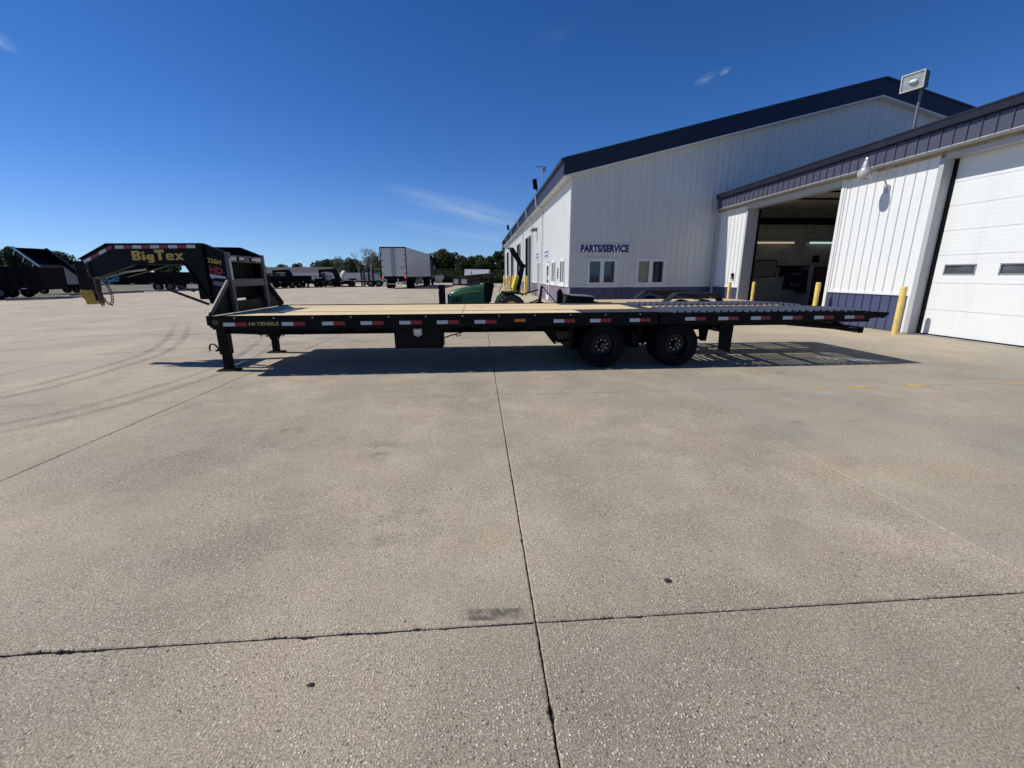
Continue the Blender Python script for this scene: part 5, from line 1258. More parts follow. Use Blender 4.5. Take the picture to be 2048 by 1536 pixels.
jj = up_('tongue_jack', MB().box(3.05, 3.25, 16.85, 17.05, .15, 1.02).cyl((3.15, 16.95, 1.02), (3.15, 16.95, 1.10), .07, 10), BLACK2, None, bv=.01)
up_('jack_tube', MB().cyl((3.33, 16.85, .03), (3.33, 16.85, .80), .045, 10), GALV, jj)
up_('tongue_box', MB().prism([(3.35, .50), (4.45, .50), (4.45, .76), (4.35, .80), (3.55, .83), (3.42, .90)], 1, 16.7, 17.7), BLACK2, None, bv=.01)
up_('box_lid', MB().prism([(3.60, .845), (4.42, .80), (4.42, .83), (3.60, .88)], 1, 16.68, 17.72), pbr('aluminium_tread', (.45, .45, .46), .35, .7, .1, 20), None)
for y0, y1 in ((15.45, 15.93), (18.47, 18.95)):
    f_ = up_('fender', MB().prism([(6.78, .62), (7.20, .97), (8.72, .97), (9.02, .62), (8.98, .62), (8.70, .92), (7.23, .92), (6.84, .62)], 1, y0, y1), GREYB)
    up_('fender_skirt', MB().prism([(7.20, .965), (7.14, .88), (7.45, .88), (7.6, .80), (7.86, .74), (8.05, .74), (8.3, .80), (8.5, .88), (8.80, .88), (8.72, .965)], 1, y0-.01, y0), GREYB, f_)
    for x in (7.48, 8.35):
        w_ = up_('wheel', MB().lathe([(-.1, .2), (-.11, .34), (-.09, .37), (.09, .37), (.11, .34), (.1, .2)], (x, (y0+y1)/2, .37), 1, 28), RUBBER, None, True)
        up_('rim', MB().lathe([(-.1, .2), (-.04, .19), (-.03, .05), (-.06, 0)], (x, (y0+y1)/2, .37), 1, 20), RIMB, w_, True)

# ================================================================== YARD STOCK IN THE DISTANCE
def local(o, mb, name, mat, par=None, sm=False, **k):
    """part modelled in the thing's own frame"""
    me = mb.mesh(name); me.materials.append(mat)
    if sm:
        for p in me.polygons: p.use_smooth = True
        me.set_sharp_from_angle(angle=R(40))
    c = bpy.data.objects.new(name, me); COL.objects.link(c); c.parent = par or o
    tag(c, **k); return c
TYB = MB().lathe([(-.1, .2), (-.12, .34), (-.1, .39), (.1, .39), (.12, .34), (.1, .2)], (0, 0, 0), 1, 20).mesh('tyre')
RMB = MB().lathe([(-.1, .2), (-.04, .19), (-.03, .05), (-.06, 0)], (0, 0, 0), 1, 14).mesh('rim')
def ywheel(root, x, y, z=.39, rim=GALV, flip=False):
    TYB.materials.append(RUBBER) if not TYB.materials else None
    w = bpy.data.objects.new('wheel', TYB); COL.objects.link(w); w.parent = root; w.location = (x, y, z); w.rotation_euler = (0, 0, PI if flip else 0)
    rm = RMB if rim is GALV else RMB
    if not RMB.materials: RMB.materials.append(pbr('dull_grey_rim', (.13, .13, .135), .5, .3, .2, 20))
    r_ = bpy.data.objects.new('rim', RMB); COL.objects.link(r_); r_.parent = w
SPECK = pbr('dull_white_tape', (.42, .42, .44), .4, 0, .1, 30)
def yard_trailer(x, y, rot, L, W, kind, lb, grp='black trailers stocked along the yard edge', sideh=1.2, deckz=.75, colr=None):
    t_ = thing('yard_trailer', lb, 'trailer', (x, y, gz(x, y)), grp, rot); c = colr or BLACK2
    hw = W/2; ax = .12*L
    local(t_, MB().box(-L/2, L/2, -hw, -hw+.1, deckz-.18, deckz).box(-L/2, L/2, hw-.1, hw, deckz-.18, deckz).box(-L/2, -L/2+.1, -hw+.1, hw-.1, deckz-.18, deckz).box(L/2-.1, L/2, -hw+.1, hw-.1, deckz-.18, deckz), 'frame', c)
    local(t_, MB().box(-L/2+.1, L/2-.1, -hw+.1, hw-.1, deckz-.06, deckz-.01), 'deck', PINE2 if kind in ('flat', 'goose') else c)
    for k in (-.46, .46):
        for s in (-1, 1): ywheel(t_, ax+k, s*(hw-.02 if kind in ('flat', 'goose', 'gondola') else hw+.14), flip=s > 0)
    if kind != 'goose':
        local(t_, MB().bar((-L/2, -hw+.2, deckz-.1), (-L/2-1.3, 0, deckz-.15), .1, .13).bar((-L/2, hw-.2, deckz-.1), (-L/2-1.3, 0, deckz-.15), .1, .13), 'tongue', c)
        local(t_, MB().box(-L/2-1.2, -L/2-1.06, -.07, .07, .05, deckz+.25), 'jack', c)
    else:
        local(t_, MB().prism([(-L/2+.3, deckz-.15), (-L/2-.2, deckz-.15), (-L/2-.6, 1.75), (-L/2-1.9, 1.75), (-L/2-2.1, 1.6), (-L/2-2.1, 2.0), (-L/2-.3, 2.1)], 1, -.6, -.5).prism([(-L/2+.3, deckz-.15), (-L/2-.2, deckz-.15), (-L/2-.6, 1.75), (-L/2-1.9, 1.75), (-L/2-2.1, 1.6), (-L/2-2.1, 2.0), (-L/2-.3, 2.1)], 1, .5, .6), 'gooseneck', c)
        local(t_, MB().box(-L/2-2.15, -L/2-1.95, -.1, .1, 1.1, 1.7), 'coupler', c)
        for s in (-1, 1): local(t_, MB().box(-L/2+.1, -L/2+.24, s*.8-.07, s*.8+.07, .02, deckz), 'jack', c)
    if kind in ('gondola', 'dump'):
        z1 = deckz+sideh
        for s in (-1, 1):
            yo = s*hw
            sd = local(t_, MB().box(-L/2, L/2, min(yo, yo-s*.05), max(yo, yo-s*.05), deckz, z1), 'side_panel', c)
            q = -L/2
            rb = MB()
            while q < L/2: rb.box(q, q+.07, min(yo, yo+s*.06)+(.0005 if s > 0 else 0), max(yo, yo+s*.06)-(.0005 if s < 0 else 0), deckz, z1-.08); q += .62
            rb.box(-L/2, L/2, min(yo, yo+s*.08)+.001, max(yo, yo+s*.08)-.001, z1-.078, z1+.02)
            local(t_, rb, 'side_ribs', c, sd, kind='stuff')
        local(t_, MB().box(-L/2, -L/2+.05, -hw, hw, deckz, z1), 'front_panel', c); local(t_, MB().box(L/2-.05, L/2, -hw, hw, deckz, z1), 'tailgate', c)
    if kind in ('flat', 'util'):
        for s in (-1, 1): local(t_, MB().prism([(ax-.95, deckz-.05), (ax-.75, deckz+.22), (ax+.75, deckz+.22), (ax+.95, deckz-.05)], 1, s*hw-.02 if s > 0 else -hw-.25, hw+.25 if s > 0 else -hw+.02), 'fender', c)
    if kind == 'util':
        for s in (-1, 1):
            rl = MB().box(-L/2, L/2, s*hw-.03, s*hw+.03, deckz+.5, deckz+.56)
            q = -L/2
            while q <= L/2: rl.box(q, q+.05, s*hw-.025, s*hw+.025, deckz, deckz+.5); q += L/5.02
            local(t_, rl, 'side_rail', c)
    sp_ = -L/2+.3
    for s in (-1,):
        while sp_ < L/2-.3:
            local(t_, MB().box(sp_, sp_+.3, -hw-.015-(.09 if kind in ('gondola', 'dump') else 0), -hw-.001-(.07 if kind in ('gondola', 'dump') else 0), deckz-.12, deckz-.05), 'reflector', SPECK); sp_ += 1.5
    return t_
yard_trailer(-33.8, 33.2, R(12), 7.5, 2.4, 'gondola', 'high sided black box trailer at the far left edge of the yard', sideh=1.35)
# dump trailer with its bed tipped up
dt = thing('dump_trailer', 'black dump trailer with its bed tipped high at the left of the yard', 'dump trailer', (-35.2, 39.1, gz(-35, 39)), 'black trailers stocked along the yard edge', R(-13))
local(dt, MB().box(-3, 2.4, -1.0, -.88, .55, .75).box(-3, 2.4, .88, 1.0, .55, .75).box(-3, -2.88, -.88, .88, .55, .75).box(2.28, 2.4, -.88, .88, .55, .75), 'frame', BLACK2)
for k in (.1, 1.05):
    for s in (-1, 1): ywheel(dt, k, s*1.16, flip=s > 0)
local(dt, MB().bar((-3, -.7, .6), (-4.4, 0, .6), .1, .13).bar((-3, .7, .6), (-4.4, 0, .6), .1, .13), 'tongue', BLACK2)
c_, s_ = math.cos(R(35)), math.sin(R(35))
def tip(u, w, h): return (2.4-u*c_-h*s_*1.0, w, .80+u*s_-h*c_*-1.0 if False else .80+u*s_+h*c_)
def tbox(mb, u0, u1, w0, w1, h0, h1):
    q = []
    for h in (h0, h1):
        for u, w in ((u0, w0), (u1, w0), (u1, w1), (u0, w1)):
            q.append((2.4-u*c_+h*s_, w, .66+u*s_+h*c_))
    return mb.add(q, [(0, 3, 2, 1), (4, 5, 6, 7), (0, 1, 5, 4), (1, 2, 6, 5), (2, 3, 7, 6), (3, 0, 4, 7)])
bed = local(dt, tbox(MB(), 0, 4.4, -1.15, 1.15, 0, .08), 'dump_bed', BLACK2)
GLS = pbr('glossy_black_rail', (.02, .02, .022), .12, 0, .1, 10, coat=1, spec=1)
for s in (-1, 1):
    local(dt, tbox(MB(), 0, 4.4, min(s*1.15, s*1.10), max(s*1.15, s*1.10), .081, .48), 'side_panel', BLACK, bed)
    local(dt, tbox(MB(), -.05, 4.45, min(s*1.20, s*1.06), max(s*1.20, s*1.06), .481, .55), 'top_rail', CHROME if s < 0 else GLS, bed)  # near rail in bright metal stands in for a glint on black
local(dt, tbox(MB(), 4.35, 4.4, -1.10, 1.10, .081, .48), 'headboard', BLACK, bed)
local(dt, tbox(MB(), 0, 2.4, -1.09, 1.09, .082, .10), 'floor_liner', pbr('worn_bed_floor', (.10, .10, .12), .5, 0, .2, 3), bed)  # lower half of the bed floor greyer than the upper
for k in range(5): local(dt, tbox(MB(), .4+k*.9, .5+k*.9, -1.21, -1.151, .0, .47), 'side_rib', GLS, bed)
local(dt, MB().bar((-1.5, -.3, .7), (-.3, -.3, 2.3), .12, .12).bar((-1.5, .3, .7), (-.3, .3, 2.3), .12, .12), 'lift_cylinder', GALV)
yard_trailer(-29.6, 43.5, R(14), 7.0, 2.3, 'dump', 'black dump trailer parked directly behind the coupler of the flatbed', sideh=.9)
yard_trailer(-27.2, 50.5, R(18), 6.6, 2.3, 'dump', 'black dump trailer seen under the gooseneck arch', sideh=.85)
yard_trailer(-24.6, 55.5, R(20), 6.5, 2.2, 'flat', 'black equipment trailer behind the gooseneck upright')
yard_trailer(-21.6, 50.5, R(64), 6.2, 2.1, 'dump', 'black low sided dump trailer just right of the headboard', sideh=.55)
yard_trailer(-19.9, 53.0, R(78), 5.2, 2.0, 'util', 'black railed utility trailer, second to the right of the headboard')
yard_trailer(-18.3, 54.6, R(80), 5.2, 2.0, 'util', 'black railed utility trailer, third to the right of the headboard')
yard_trailer(-16.9, 56.3, R(80), 5.6, 2.0, 'flat', 'black car hauler trailer near the middle of the far trailer row')
yard_trailer(-13.2, 54.5, R(8), 6.6, 2.4, 'goose', 'black gooseneck trailer at the right end of the far trailer row')
yard_trailer(-20.6, 60.0, R(8), 7.0, 2.4, 'goose', 'black gooseneck trailer behind the far row of utility trailers')
yard_trailer(-27.5, 62.0, R(10), 7.0, 2.4, 'goose', 'black gooseneck trailer farthest back at the left')
for x, y, sx, lb in ((-27.5, 74.0, .8, 'white enclosed trailer roof showing above the far black trailers'), (-21.6, 76.5, 1.5, 'long white enclosed trailer behind the far row, right one')):
    t_ = thing('enclosed_trailer', lb, 'cargo trailer', (x, y, gz(x, y)), None, R(6))
    local(t_, MB().box(-2.4*sx, 2.4*sx, -1.05, 1.05, .4, 1.7), 'box_body', TWHITE); local(t_, MB().box(-2.42*sx, 2.42*sx, -1.07, 1.07, 1.701, 1.76), 'roof', TWHITE)
    for s in (-1, 1):
        for k in (-.4, .4): ywheel(t_, k, s*1.1, flip=s > 0)
    local(t_, MB().box(-2.4*sx-1.2, -2.4*sx, -.06, .06, .45, .58), 'tongue', BLACK2)
# upright white tank/dome on a trailer
t_ = thing('white_spreader_body', 'tall white rounded shape standing among the far black trailers', 'tank', (-16.2, 55.2, gz(-16, 55)))
local(t_, MB().lathe([(0.6, .48), (1.2, .5), (1.6, .36), (1.85, .18), (1.92, .02)], (0, 0, 0), 2, 20), 'tank_body', TWHITE, None, True)
local(t_, MB().box(-.85, .85, -.85, .85, .3, .599), 'cradle', BLACK2)
for k, (x, h) in enumerate(((-14.3, 2.6), (-14.0, 2.55), (-13.4, 2.4), (-12.9, 2.1))):
    t_ = thing('upright_ramp', 'black upright loading ramp, number %s from the left beside the silver truck body' % ('one', 'two', 'three', 'four')[k], 'ramp', (x, 55.8, gz(x, 56)), 'upright ramps beside the silver truck body')
    local(t_, MB().box(-.05, .05, -.3, -.25, 0, h).box(-.05, .05, .25, .3, 0, h), 'side_channel', BLACK2)
    rg = MB(); z = .2
    while z < h-.1: rg.box(-.04, .04, -.25, .25, z, z+.05); z += .3
    local(t_, rg, 'rungs', BLACK2, kind='stuff')
# silver truck body seen from behind
sb_ = thing('truck_body', 'silver flatbed truck body with headache rack seen end on left of the white van trailer', 'truck body', (-14.15, 60.6, gz(-14, 60)))
local(sb_, MB().prism([(-1.15, .35), (1.15, .35), (1.15, .95), (.95, 1.55), (-.95, 1.55), (-1.15, .95)], 1, -.1, 0), 'rear_panel', SILVER)
local(sb_, MB().prism([(-1.15, .0), (-.95, .0), (-.95, .35), (-1.15, .35)], 1, -.1, 0), 'corner_post', SILVER); local(sb_, MB().prism([(1.15, .0), (.95, .0), (.95, .35), (1.15, .35)], 1, -.1, 0), 'corner_post', SILVER)
local(sb_, MB().box(-1.1, 1.1, .01, 2.6, .75, .9), 'bed', SILVER)
local(sb_, MB().bar((-1.0, 2.6, .9), (-.72, 2.6, 2.15), .07, .07).bar((1.0, 2.6, .9), (.72, 2.6, 2.15), .07, .07).bar((-.75, 2.6, 2.15), (.75, 2.6, 2.15), .07, .07).bar((-.93, 2.6, 1.65), (.93, 2.6, 1.65), .05, .05), 'headache_rack', SILVER)
local(sb_, MB().box(-.85, .85, -.09, .3, .1, .349), 'bumper_void', BLACK2)
# box semi-trailer and tractor unit
sm_ = thing('semi_truck', 'white box semi trailer truck seen from behind with lit tail lamps, driving away', 'semi truck', (-8.6, 44.5, gz(-9, 44.5)), None, R(-2.5))
sm_.location = (-8.45, 45.6, .30)
local(sm_, MB().box(-1.28, 1.28, .04, 15.8, 1.17, 4.05), 'van_body', TWHITE)
drs = []
for s in (-1, 1): drs.append(local(sm_, MB().box(min(s*.02, s*1.22), max(s*.02, s*1.22), -.012, .038, 1.24, 3.95), 'rear_door', TWHITE))
fr_ = local(sm_, MB().box(-1.30, -1.225, -.03, .039, 1.1, 4.05).box(1.225, 1.30, -.03, .039, 1.1, 4.05).box(-1.30, 1.30, -.03, .039, 3.955, 4.07), 'rear_frame', GALV if False else BLACK2)
local(sm_, MB().box(-1.30, 1.30, -.03, .039, 1.0, 1.23), 'rear_sill', BLACK2)
for x in (-.16, .0, .16): local(sm_, MB().cyl((x, -.035, 1.1), (x, -.035, 3.95), .018, 6), 'lock_rod', BLACK2)
for s in (-1, 1):
    for z in (1.5, 2.1, 2.7, 3.3): local(sm_, MB().box(min(s*1.05, s*1.22), max(s*1.05, s*1.22), -.03, -.013, z, z+.07), 'door_hinge', BLACK2)
    local(sm_, MB().cyl((s*1.12, -.075, 1.12), (s*1.12, -.031, 1.12), .085, 14), 'tail_lamp', REDL)
local(sm_, MB().box(-.90, -.78, -.02, .0, .50, 1.0).box(.30, .42, -.02, .0, .5, 1.0), 'guard_post', GALV); local(sm_, MB().box(-1.1, 1.1, -.05, .05, .42, .52), 'under_ride_guard', GALV)
for i in range(3): local(sm_, MB().box(.62+.0, .98, -.0125-.003, -.0125, 2.15-.12*i, 2.18-.12*i), 'door_marking', BLACK2, drs[1])
for k in (2.2, 3.5):
    for s in (-1, 1):
        for off in (.92, 1.18):
            w = bpy.data.objects.new('wheel', TYB); COL.objects.link(w); w.parent = sm_; w.location = (s*off, k, .5); w.scale = (1.28, 1, 1.28); w.rotation_euler = (0, 0, R(90))
for k in (12.6, 13.9, 18.3):
    for s in (-1, 1):
        w = bpy.data.objects.new('wheel', TYB); COL.objects.link(w); w.parent = sm_; w.location = (s*1.12, k, .5); w.scale = (1.28, 2.4 if k < 15 else 1.2, 1.28); w.rotation_euler = (0, 0, R(90))
local(sm_, MB().box(-1.0, 1.0, .06, 5.0, .75, 1.16), 'rear_chassis', BLACK2); local(sm_, MB().box(-.45, .45, 5, 19, .7, 1.1), 'frame_rail', BLACK2)
cab = local(sm_, MB().box(-1.22, 1.22, 16.4, 18.2, .8, 3.4), 'cab', BLACK); local(sm_, MB().box(-1.05, 1.05, 18.2, 19.4, .7, 2.0), 'engine_hood', BLACK, cab)
for s in (-1, 1): local(sm_, MB().box(min(s*1.4, s*1.62), max(s*1.4, s*1.62), 17.8, 17.9, 2.0, 2.7).bar((s*1.2, 17.85, 2.3), (s*1.42, 17.85, 2.3), .04, .04), 'mirror', GALV, cab)
local(sm_, MB().box(.5, 1.25, 9.0, 9.1, .3, 1.15).box(-1.25, -.5, 9.0, 9.1, .3, 1.15), 'landing_gear', GALV)
# open rack shed with red-brown sides and white roof behind the tractor
sh = thing('storage_rack', 'low dark storage rack with pale sloping roof sheet standing before the trees', 'rack', (-.6, 62, gz(-.6, 62)))
zs0 = gz(-.6, 62)
ob('rack_wall', MB().box(-3.6, .2, 61.9, 62.0, zs0, zs0+1.15), pbr('rack_dark_purple', (.05, .045, .06), .6, 0, .3, 3), sh)
for x, w in ((-3.4, .6), (-2.35, .75)): ob('wall_poster', MB().box(x, x+w, 61.86, 61.899, zs0+.3, zs0+.95), SIGNW, sh)
for x in (-1.0, 1.4): ob('upright', MB().box(x, x+.12, 61.6, 61.72, zs0, zs0+2.0).box(x, x+.12, 63.5, 63.62, zs0, zs0+2.2), REDW, sh)
ob('shelf_beam', MB().box(-3.6, 1.6, 61.5, 61.6, zs0+1.16, zs0+1.26), REDW, sh)
ob('shelf_beam', MB().box(-1.0, 1.6, 61.5, 61.6, zs0+.6, zs0+.68), REDW, sh)
ob('roof_sheet', MB().add([(-1.9, 61.4, zs0+1.45), (1.6, 61.4, zs0+1.75), (1.6, 63.7, zs0+2.25), (-1.9, 63.7, zs0+2.3), (-1.9, 61.4, zs0+1.4), (1.6, 61.4, zs0+1.7), (1.6, 63.7, zs0+2.2), (-1.9, 63.7, zs0+2.25)],
   [(0, 1, 2, 3), (7, 6, 5, 4), (0, 4, 5, 1), (1, 5, 6, 2), (2, 6, 7, 3), (3, 7, 4, 0)]), pbr('pale_roof_sheet', (.35, .37, .40), .5, .2, .1, 5), sh)
sc_ = MB(); rnd.seed(5)
for k in range(60):
    x = rnd.uniform(-1.4, 1.9); y = rnd.uniform(60.5, 61.3); z = zs0+rnd.uniform(.05, .8)*max(.2, 1-abs(x-.3)/2)
    a = rnd.uniform(0, PI); L = rnd.uniform(.3, 1.0); sc_.bar((x, y, z), (x+L*math.cos(a), y+.3*math.sin(a), z+rnd.uniform(-.2, .2)), .06, .05)
ob('scrap_pile', sc_, RUST, None, label='heap of rusty bars and offcuts in front of the storage rack', cat='scrap pile', kind='stuff')
rnd.seed(11)
for k, (x, y, w, h, m_, lb) in enumerate(((-9.6, 80, 1.6, .7, TWHITE, 'long low white parcel right of the semi truck in the distance'), (-8.3, 79, .7, 1.5, TWHITE, 'upright white box right of the semi truck in the distance'), (-6.9, 80, 1.5, 1.3, SILVER, 'small grey equipment cage in front of the tree clump'), (-5.2, 80, 2.4, .6, BLACK2, 'low dark pallet stack in front of the tree clump'), (-2.2, 78, 1.4, .9, TWHITE, 'small white tote in front of the trees left of the storage rack'), (-3.6, 79, 1.6, .7, RUST, 'low rusty steel bundle in front of the trees'))):
    t_ = thing('yard_crate', lb, 'crate', (x, y, gz(x, y)))
    local(t_, MB().box(-w/2, w/2, -.5, .5, .12, h), 'crate_body', m_); local(t_, MB().box(-w/2, w/2, -.5, -.35, 0, .119).box(-w/2, w/2, .35, .5, 0, .119), 'skid', BLACK2)
for k, (x, y, a, L) in enumerate(((-29.6, 31.5, .6, 2.4), (-29.9, 36.3, .9, 2.4), (-29.2, 39.0, 1.0, 2.2), (-27.9, 42.4, 1.0, 2.2), (-27.2, 45.6, 1.1, 2.2), (-26.6, 48.6, 1.2, 2.2))):
    t_ = thing('parking_block', 'grey concrete parking block along the left yard edge, %s from the left' % ('first', 'second', 'third', 'fourth', 'fifth', 'sixth')[k], 'parking block', (x, y, gz(x, y)), 'parking blocks along the left yard edge', a)
    local(t_, MB().prism([(-.15, 0), (.15, 0), (.11, .16), (-.11, .16)], 0, -L/2, L/2), 'block_body', pbr('old_block', (.20, .19, .175), .9, 0, .2, 4, .3, 20)); local(t_, MB().cyl((-L*.35, 0, .161), (-L*.35, 0, .18), .03, 6).cyl((L*.35, 0, .161), (L*.35, 0, .18), .03, 6), 'anchor_pin', RUST)

# ================================================================== HOUSE, TREES
hs = thing('long_house', 'long low house with grey shingle roof and dark siding behind the far trailers', 'house', (-53, 128, .3))
hx0, hx1, hy = -68.5, -40.5, 128
ob('house_wall', MB().box(hx0, hx1, hy, hy+9, .2, 2.35), HOUSEW, hs)
ob('house_roof', MB().prism([(hy-.7, 2.3), (hy+9.7, 2.3), (hy+4.5, 4.0)], 0, hx0-.6, hx1+.6), ASPH, hs)
for x in (-66, -61, -57.5, -52, -46): ob('house_window', MB().box(x, x+1.6, hy-.05, hy-.01, .9, 2.0), pbr('pale_blind_window', (.30, .32, .34), .4, 0, .1, 4), hs)
ob('house_door', MB().box(-54.8, -53.8, hy-.05, hy-.01, .25, 2.2), WTRIM_G, hs)
ob('house_vent', MB().box(-60, -59.6, hy+2.2, hy+2.6, 3.0, 3.75), GALV, hs)

def tree_mesh(seed, h, w, leaves, size, lobes=9, low=.12):
    r = random.Random(seed); tm = MB(); 
    pts = [(0, 0, 0)]; x = y = 0
    for k in range(1, 5): x += r.uniform(-.12, .12)*w*.3; y += r.uniform(-.12, .12)*w*.3; pts.append((x, y, h*.17*k))
    tm.tube(pts, [w*.045, w*.038, w*.03, w*.022, w*.012], 7)
    for k in range(9):
        b0 = Vector(pts[1+k % 3]); a = r.uniform(0, 2*PI); e = b0+Vector((math.cos(a)*w*.33, math.sin(a)*w*.33, h*r.uniform(.15, .35)))
        md = (b0+e)/2+Vector((0, 0, h*.03)); tm.tube([b0, md, e], [w*.018, w*.012, w*.004], 5)
    cr = MB(); L = []
    for k in range(lobes):
        a = r.uniform(0, 2*PI); q = r.uniform(0, .36)*w; z = h*r.uniform(low+.16, .80)
        L.append((Vector((q*math.cos(a), q*math.sin(a), z)), r.uniform(.17, .30)*w*(1.15-.45*z/h), r.uniform(.8, 1.25)))
    L.append((Vector((0, 0, h*.83)), w*.2, .9)); L.append((Vector((0, 0, h*.42)), w*.34, 1.0))
    for _ in range(leaves):
        c, rad, sq = r.choice(L)
        while True:
            v = Vector((r.uniform(-1, 1), r.uniform(-1, 1), r.uniform(-1, 1)))
            if .15 < v.length < 1: break
        v = v.normalized()*(v.length**.35)*r.uniform(.8, 1.12)
        p = c+Vector((v.x*rad, v.y*rad, v.z*rad*sq))
        if p.z < h*low: p.z = h*low+r.uniform(0, .1)*h
        s = size*r.uniform(.5, 1.3); n_ = Vector((r.uniform(-1, 1), r.uniform(-1, 1), r.uniform(-.2, 1))).normalized()
        a = n_.orthogonal().normalized(); b2 = n_.cross(a); t0 = r.uniform(0, PI)
        a, b2 = a*math.cos(t0)+b2*math.sin(t0), b2*math.cos(t0)-a*math.sin(t0)
        cr.add([p-a*s*.5, p+b2*s*.32, p+a*s*.5, p-b2*s*.32+n_*s*.1], [(0, 1, 2, 3)])
    me = bpy.data.meshes.new('crown'); me.from_pydata(cr.v, [], cr.f)
    return tm.mesh('trunk'), me
VAR = [tree_mesh(1, 6.2, 5.4, 3600, .38, 10, .04), tree_mesh(2, 6.0, 6.0, 3800, .38, 12, .04), tree_mesh(3, 7.0, 5.0, 3600, .38, 9, .06), tree_mesh(4, 5.4, 5.2, 3400, .38, 10, .03), tree_mesh(9, 5.6, 4.2, 900, .26, 8, .15)]
TLAB = {}
def tree(x, y, var, s, mat, lb, grp, sz=None):
    t_ = thing('tree', lb, 'tree', (x, y, gz(x, y)-.02), grp, rnd.uniform(0, 6.28)); t_.scale = (s, s, sz or s)
    tm, cm = VAR[var]
    a = bpy.data.objects.new('trunk', tm); COL.objects.link(a); a.parent = t_
    if not tm.materials: tm.materials.append(BARK)
    key = (var, mat.name)
    if key not in TLAB: c2 = cm.copy(); c2.materials.clear(); c2.materials.append(mat); TLAB[key] = c2
    b2 = bpy.data.objects.new('crown', TLAB[key]); COL.objects.link(b2); b2.parent = t_
    return t_
rnd.seed(21)
ordn = ['first', 'second', 'third', 'fourth', 'fifth', 'sixth', 'seventh', 'eighth', 'ninth', 'tenth', 'eleventh', 'twelfth', 'thirteenth', 'fourteenth', 'fifteenth', 'sixteenth', 'seventeenth', 'eighteenth', 'nineteenth', 'twentieth', 'twenty-first', 'twenty-second']
# clump between the semi and the building (x, y, variant, scale, leaf, height factor)
CL = [(-13.0, 96, 3, .95, 0, .9), (-10.2, 99, 0, 1.0, 0, .98), (-7.6, 101, 1, 1.05, 2, 1.10), (-5.3, 103, 2, .95, 1, 1.0), (-3.6, 98, 0, .98, 0, .92), (-1.4, 104, 1, .95, 1, .98), (.6, 99, 3, .95, 0, 1.0), (2.6, 103, 0, .86, 0, .82), (6.2, 106, 2, 1.1, 0, 1.0), (8.2, 99, 2, 1.25, 1, 1.32), (3.9, 112, 3, .8, 0, .72)]
for i, (x, y, v, s, l_, zf) in enumerate(CL):
    tree(x, y, v, s, LEAFS[l_], '%s tree from the left in the green clump between the semi truck and the building' % ordn[i], 'trees between the semi truck and the building', s*zf)
rnd.seed(5)
xs_ = [-15.5, -12.4, -9.3, -6.4, -3.2, -.2, 3.0, 6.0, 9.0]
for i, x in enumerate(xs_): tree(x+rnd.uniform(-.6, .6), 116+rnd.uniform(-2, 3), i % 4, rnd.uniform(.95, 1.1), LEAFS[(0, 1, 0, 0)[i % 4]], 'dark background tree in the rear row behind the green clump, %s from the left' % ordn[i], 'rear row of the green clump')
# left clumps
for i, (x, y, v, s, l_) in enumerate(((-101, 92, 1, 1.1, 1), (-95, 88, 0, 1.05, 0), (-90.5, 93, 3, 1.1, 1), (-86, 90, 2, 1.0, 0), (-82, 94, 0, 1.0, 1), (-78, 90, 1, .95, 0), (-75, 95, 3, 1.0, 1), (-70.5, 91, 0, .9, 0))):
    tree(x, y, v, s, LEAFS[l_], '%s tree from the left in the dark clump behind the tipped dump trailer' % ordn[i], 'trees at the far left behind the trailers')
# distant line
rnd.seed(9); k = 0
for i in range(22):
    x = -178+i*7.2; y = 196+rnd.uniform(-10, 10); s = rnd.uniform(.75, 1.05)
    tree(x, y, rnd.randrange(4), s*1.5, LEAFS[rnd.choice((0, 0, 1))], '%s tree from the left along the distant tree line behind the house' % ordn[k], 'distant tree line', s*1.30); k += 1
for i, (x, y, s) in enumerate(((-33, 118, .95), (-30, 112, .85), (-27, 120, .95), (-24.5, 113, .9), (-21.5, 119, .85), (-18.5, 114, .9), (-36.5, 121, .85), (-15.8, 121, .8))):
    tree(x, y, i % 4, s, LEAFS[(1, 0, 0, 2)[i % 4]], '%s mid distance tree in the row left of the semi truck' % ordn[i], 'trees left of the semi truck')
tree(-27.2, 90, 4, .95, LEAFS[3], 'thin pale leaved tree standing above the far trailers', 'sparse pale trees')
tree(-20.8, 88, 4, 1.15, LEAFS[3], 'tall pale feathery tree just left of the semi trailer', 'sparse pale trees')
tree(-19.3, 91, 4, 1.05, LEAFS[2], 'olive feathery tree touching the left edge of the semi trailer', 'sparse pale trees')
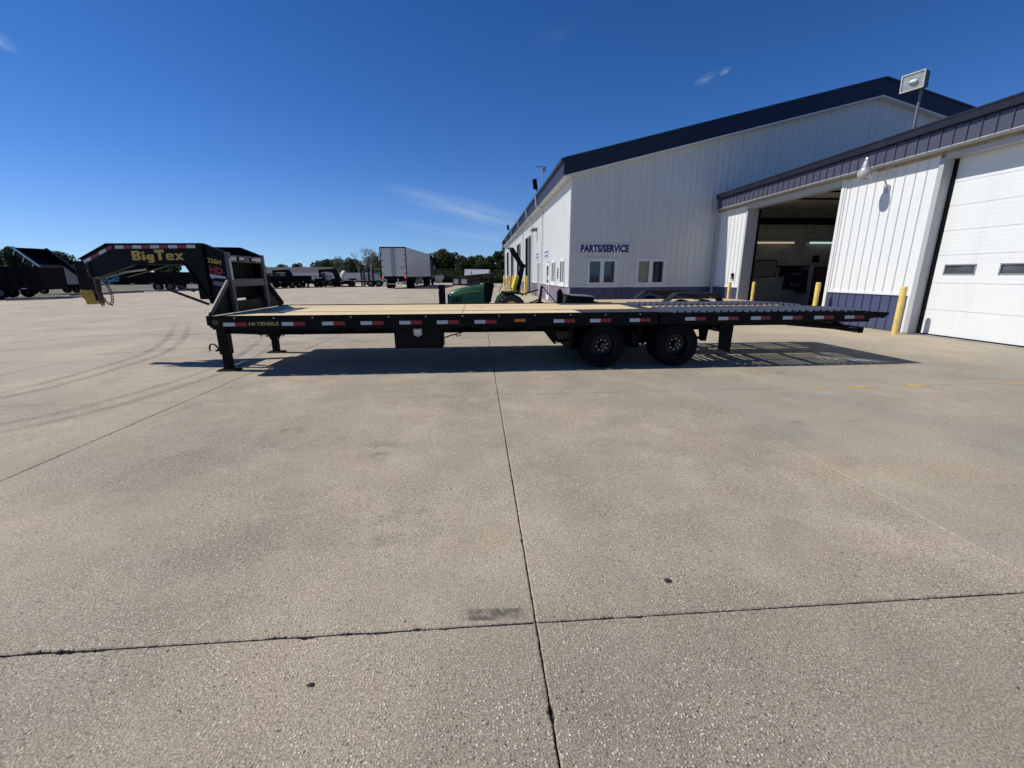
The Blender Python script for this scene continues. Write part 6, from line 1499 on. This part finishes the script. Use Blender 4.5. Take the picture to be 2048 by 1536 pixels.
def bare(x, y, h, seed, lb):
    r = random.Random(seed); mb = MB()
    def grow(p, d, L, rad, lev):
        q = p+d*L; mb.tube([p, (p+q)/2+Vector((r.uniform(-.04, .04)*L, r.uniform(-.04, .04)*L, 0)), q], [rad, rad*.8, rad*.6], 5)
        if lev == 0: return
        for _ in range(3 if lev > 1 else 4):
            nd = (d+Vector((r.uniform(-.7, .7), r.uniform(-.7, .7), r.uniform(-.05, .5)))).normalized(); grow(q-d*L*r.uniform(0, .35), nd, L*r.uniform(.55, .75), rad*.55, lev-1)
    grow(Vector((x, y, gz(x, y))), Vector((.03, 0, 1)), h*.38, .13, 4)
    t_ = thing('bare_tree', lb, 'tree', (x, y, gz(x, y))); ob('trunk', mb, DEADB, t_)
bare(-22.6, 88, 6.6, 4, 'bare dead tree with grey branches left of the semi trailer')
bare(-20.2, 86, 7.2, 8, 'bare branched top of the tall pale tree beside the semi trailer')
# dark hedge / undergrowth at the foot of the trees
r = random.Random(77); hg = MB()
for _ in range(15000):
    x = r.uniform(-17, 12); y = r.uniform(93, 97); z = abs(r.gauss(0, 1.0)); s = r.uniform(.2, .45)
    n_ = Vector((r.uniform(-1, 1), r.uniform(-1, 1), r.uniform(-.2, 1))).normalized(); a = n_.orthogonal().normalized(); b2 = n_.cross(a); p = Vector((x, y, gz(x, y)+min(z, 2.6)))
    hg.add([p-a*s*.5, p+b2*s*.35, p+a*s*.5, p-b2*s*.35], [(0, 1, 2, 3)])
for _ in range(9000):
    x = r.uniform(-170, -14); y = 150+r.uniform(-4, 4); z = abs(r.gauss(0, 1.0)); s = r.uniform(.3, .7)
    n_ = Vector((r.uniform(-1, 1), r.uniform(-1, 1), r.uniform(-.2, 1))).normalized(); a = n_.orthogonal().normalized(); b2 = n_.cross(a); p = Vector((x, y, gz(x, y)+min(z, 2.2)))
    hg.add([p-a*s*.5, p+b2*s*.35, p+a*s*.5, p-b2*s*.35], [(0, 1, 2, 3)])
ob('undergrowth', hg, LEAFS[0], None, label='dark undergrowth and scrub along the foot of the distant trees', cat='undergrowth', kind='stuff')
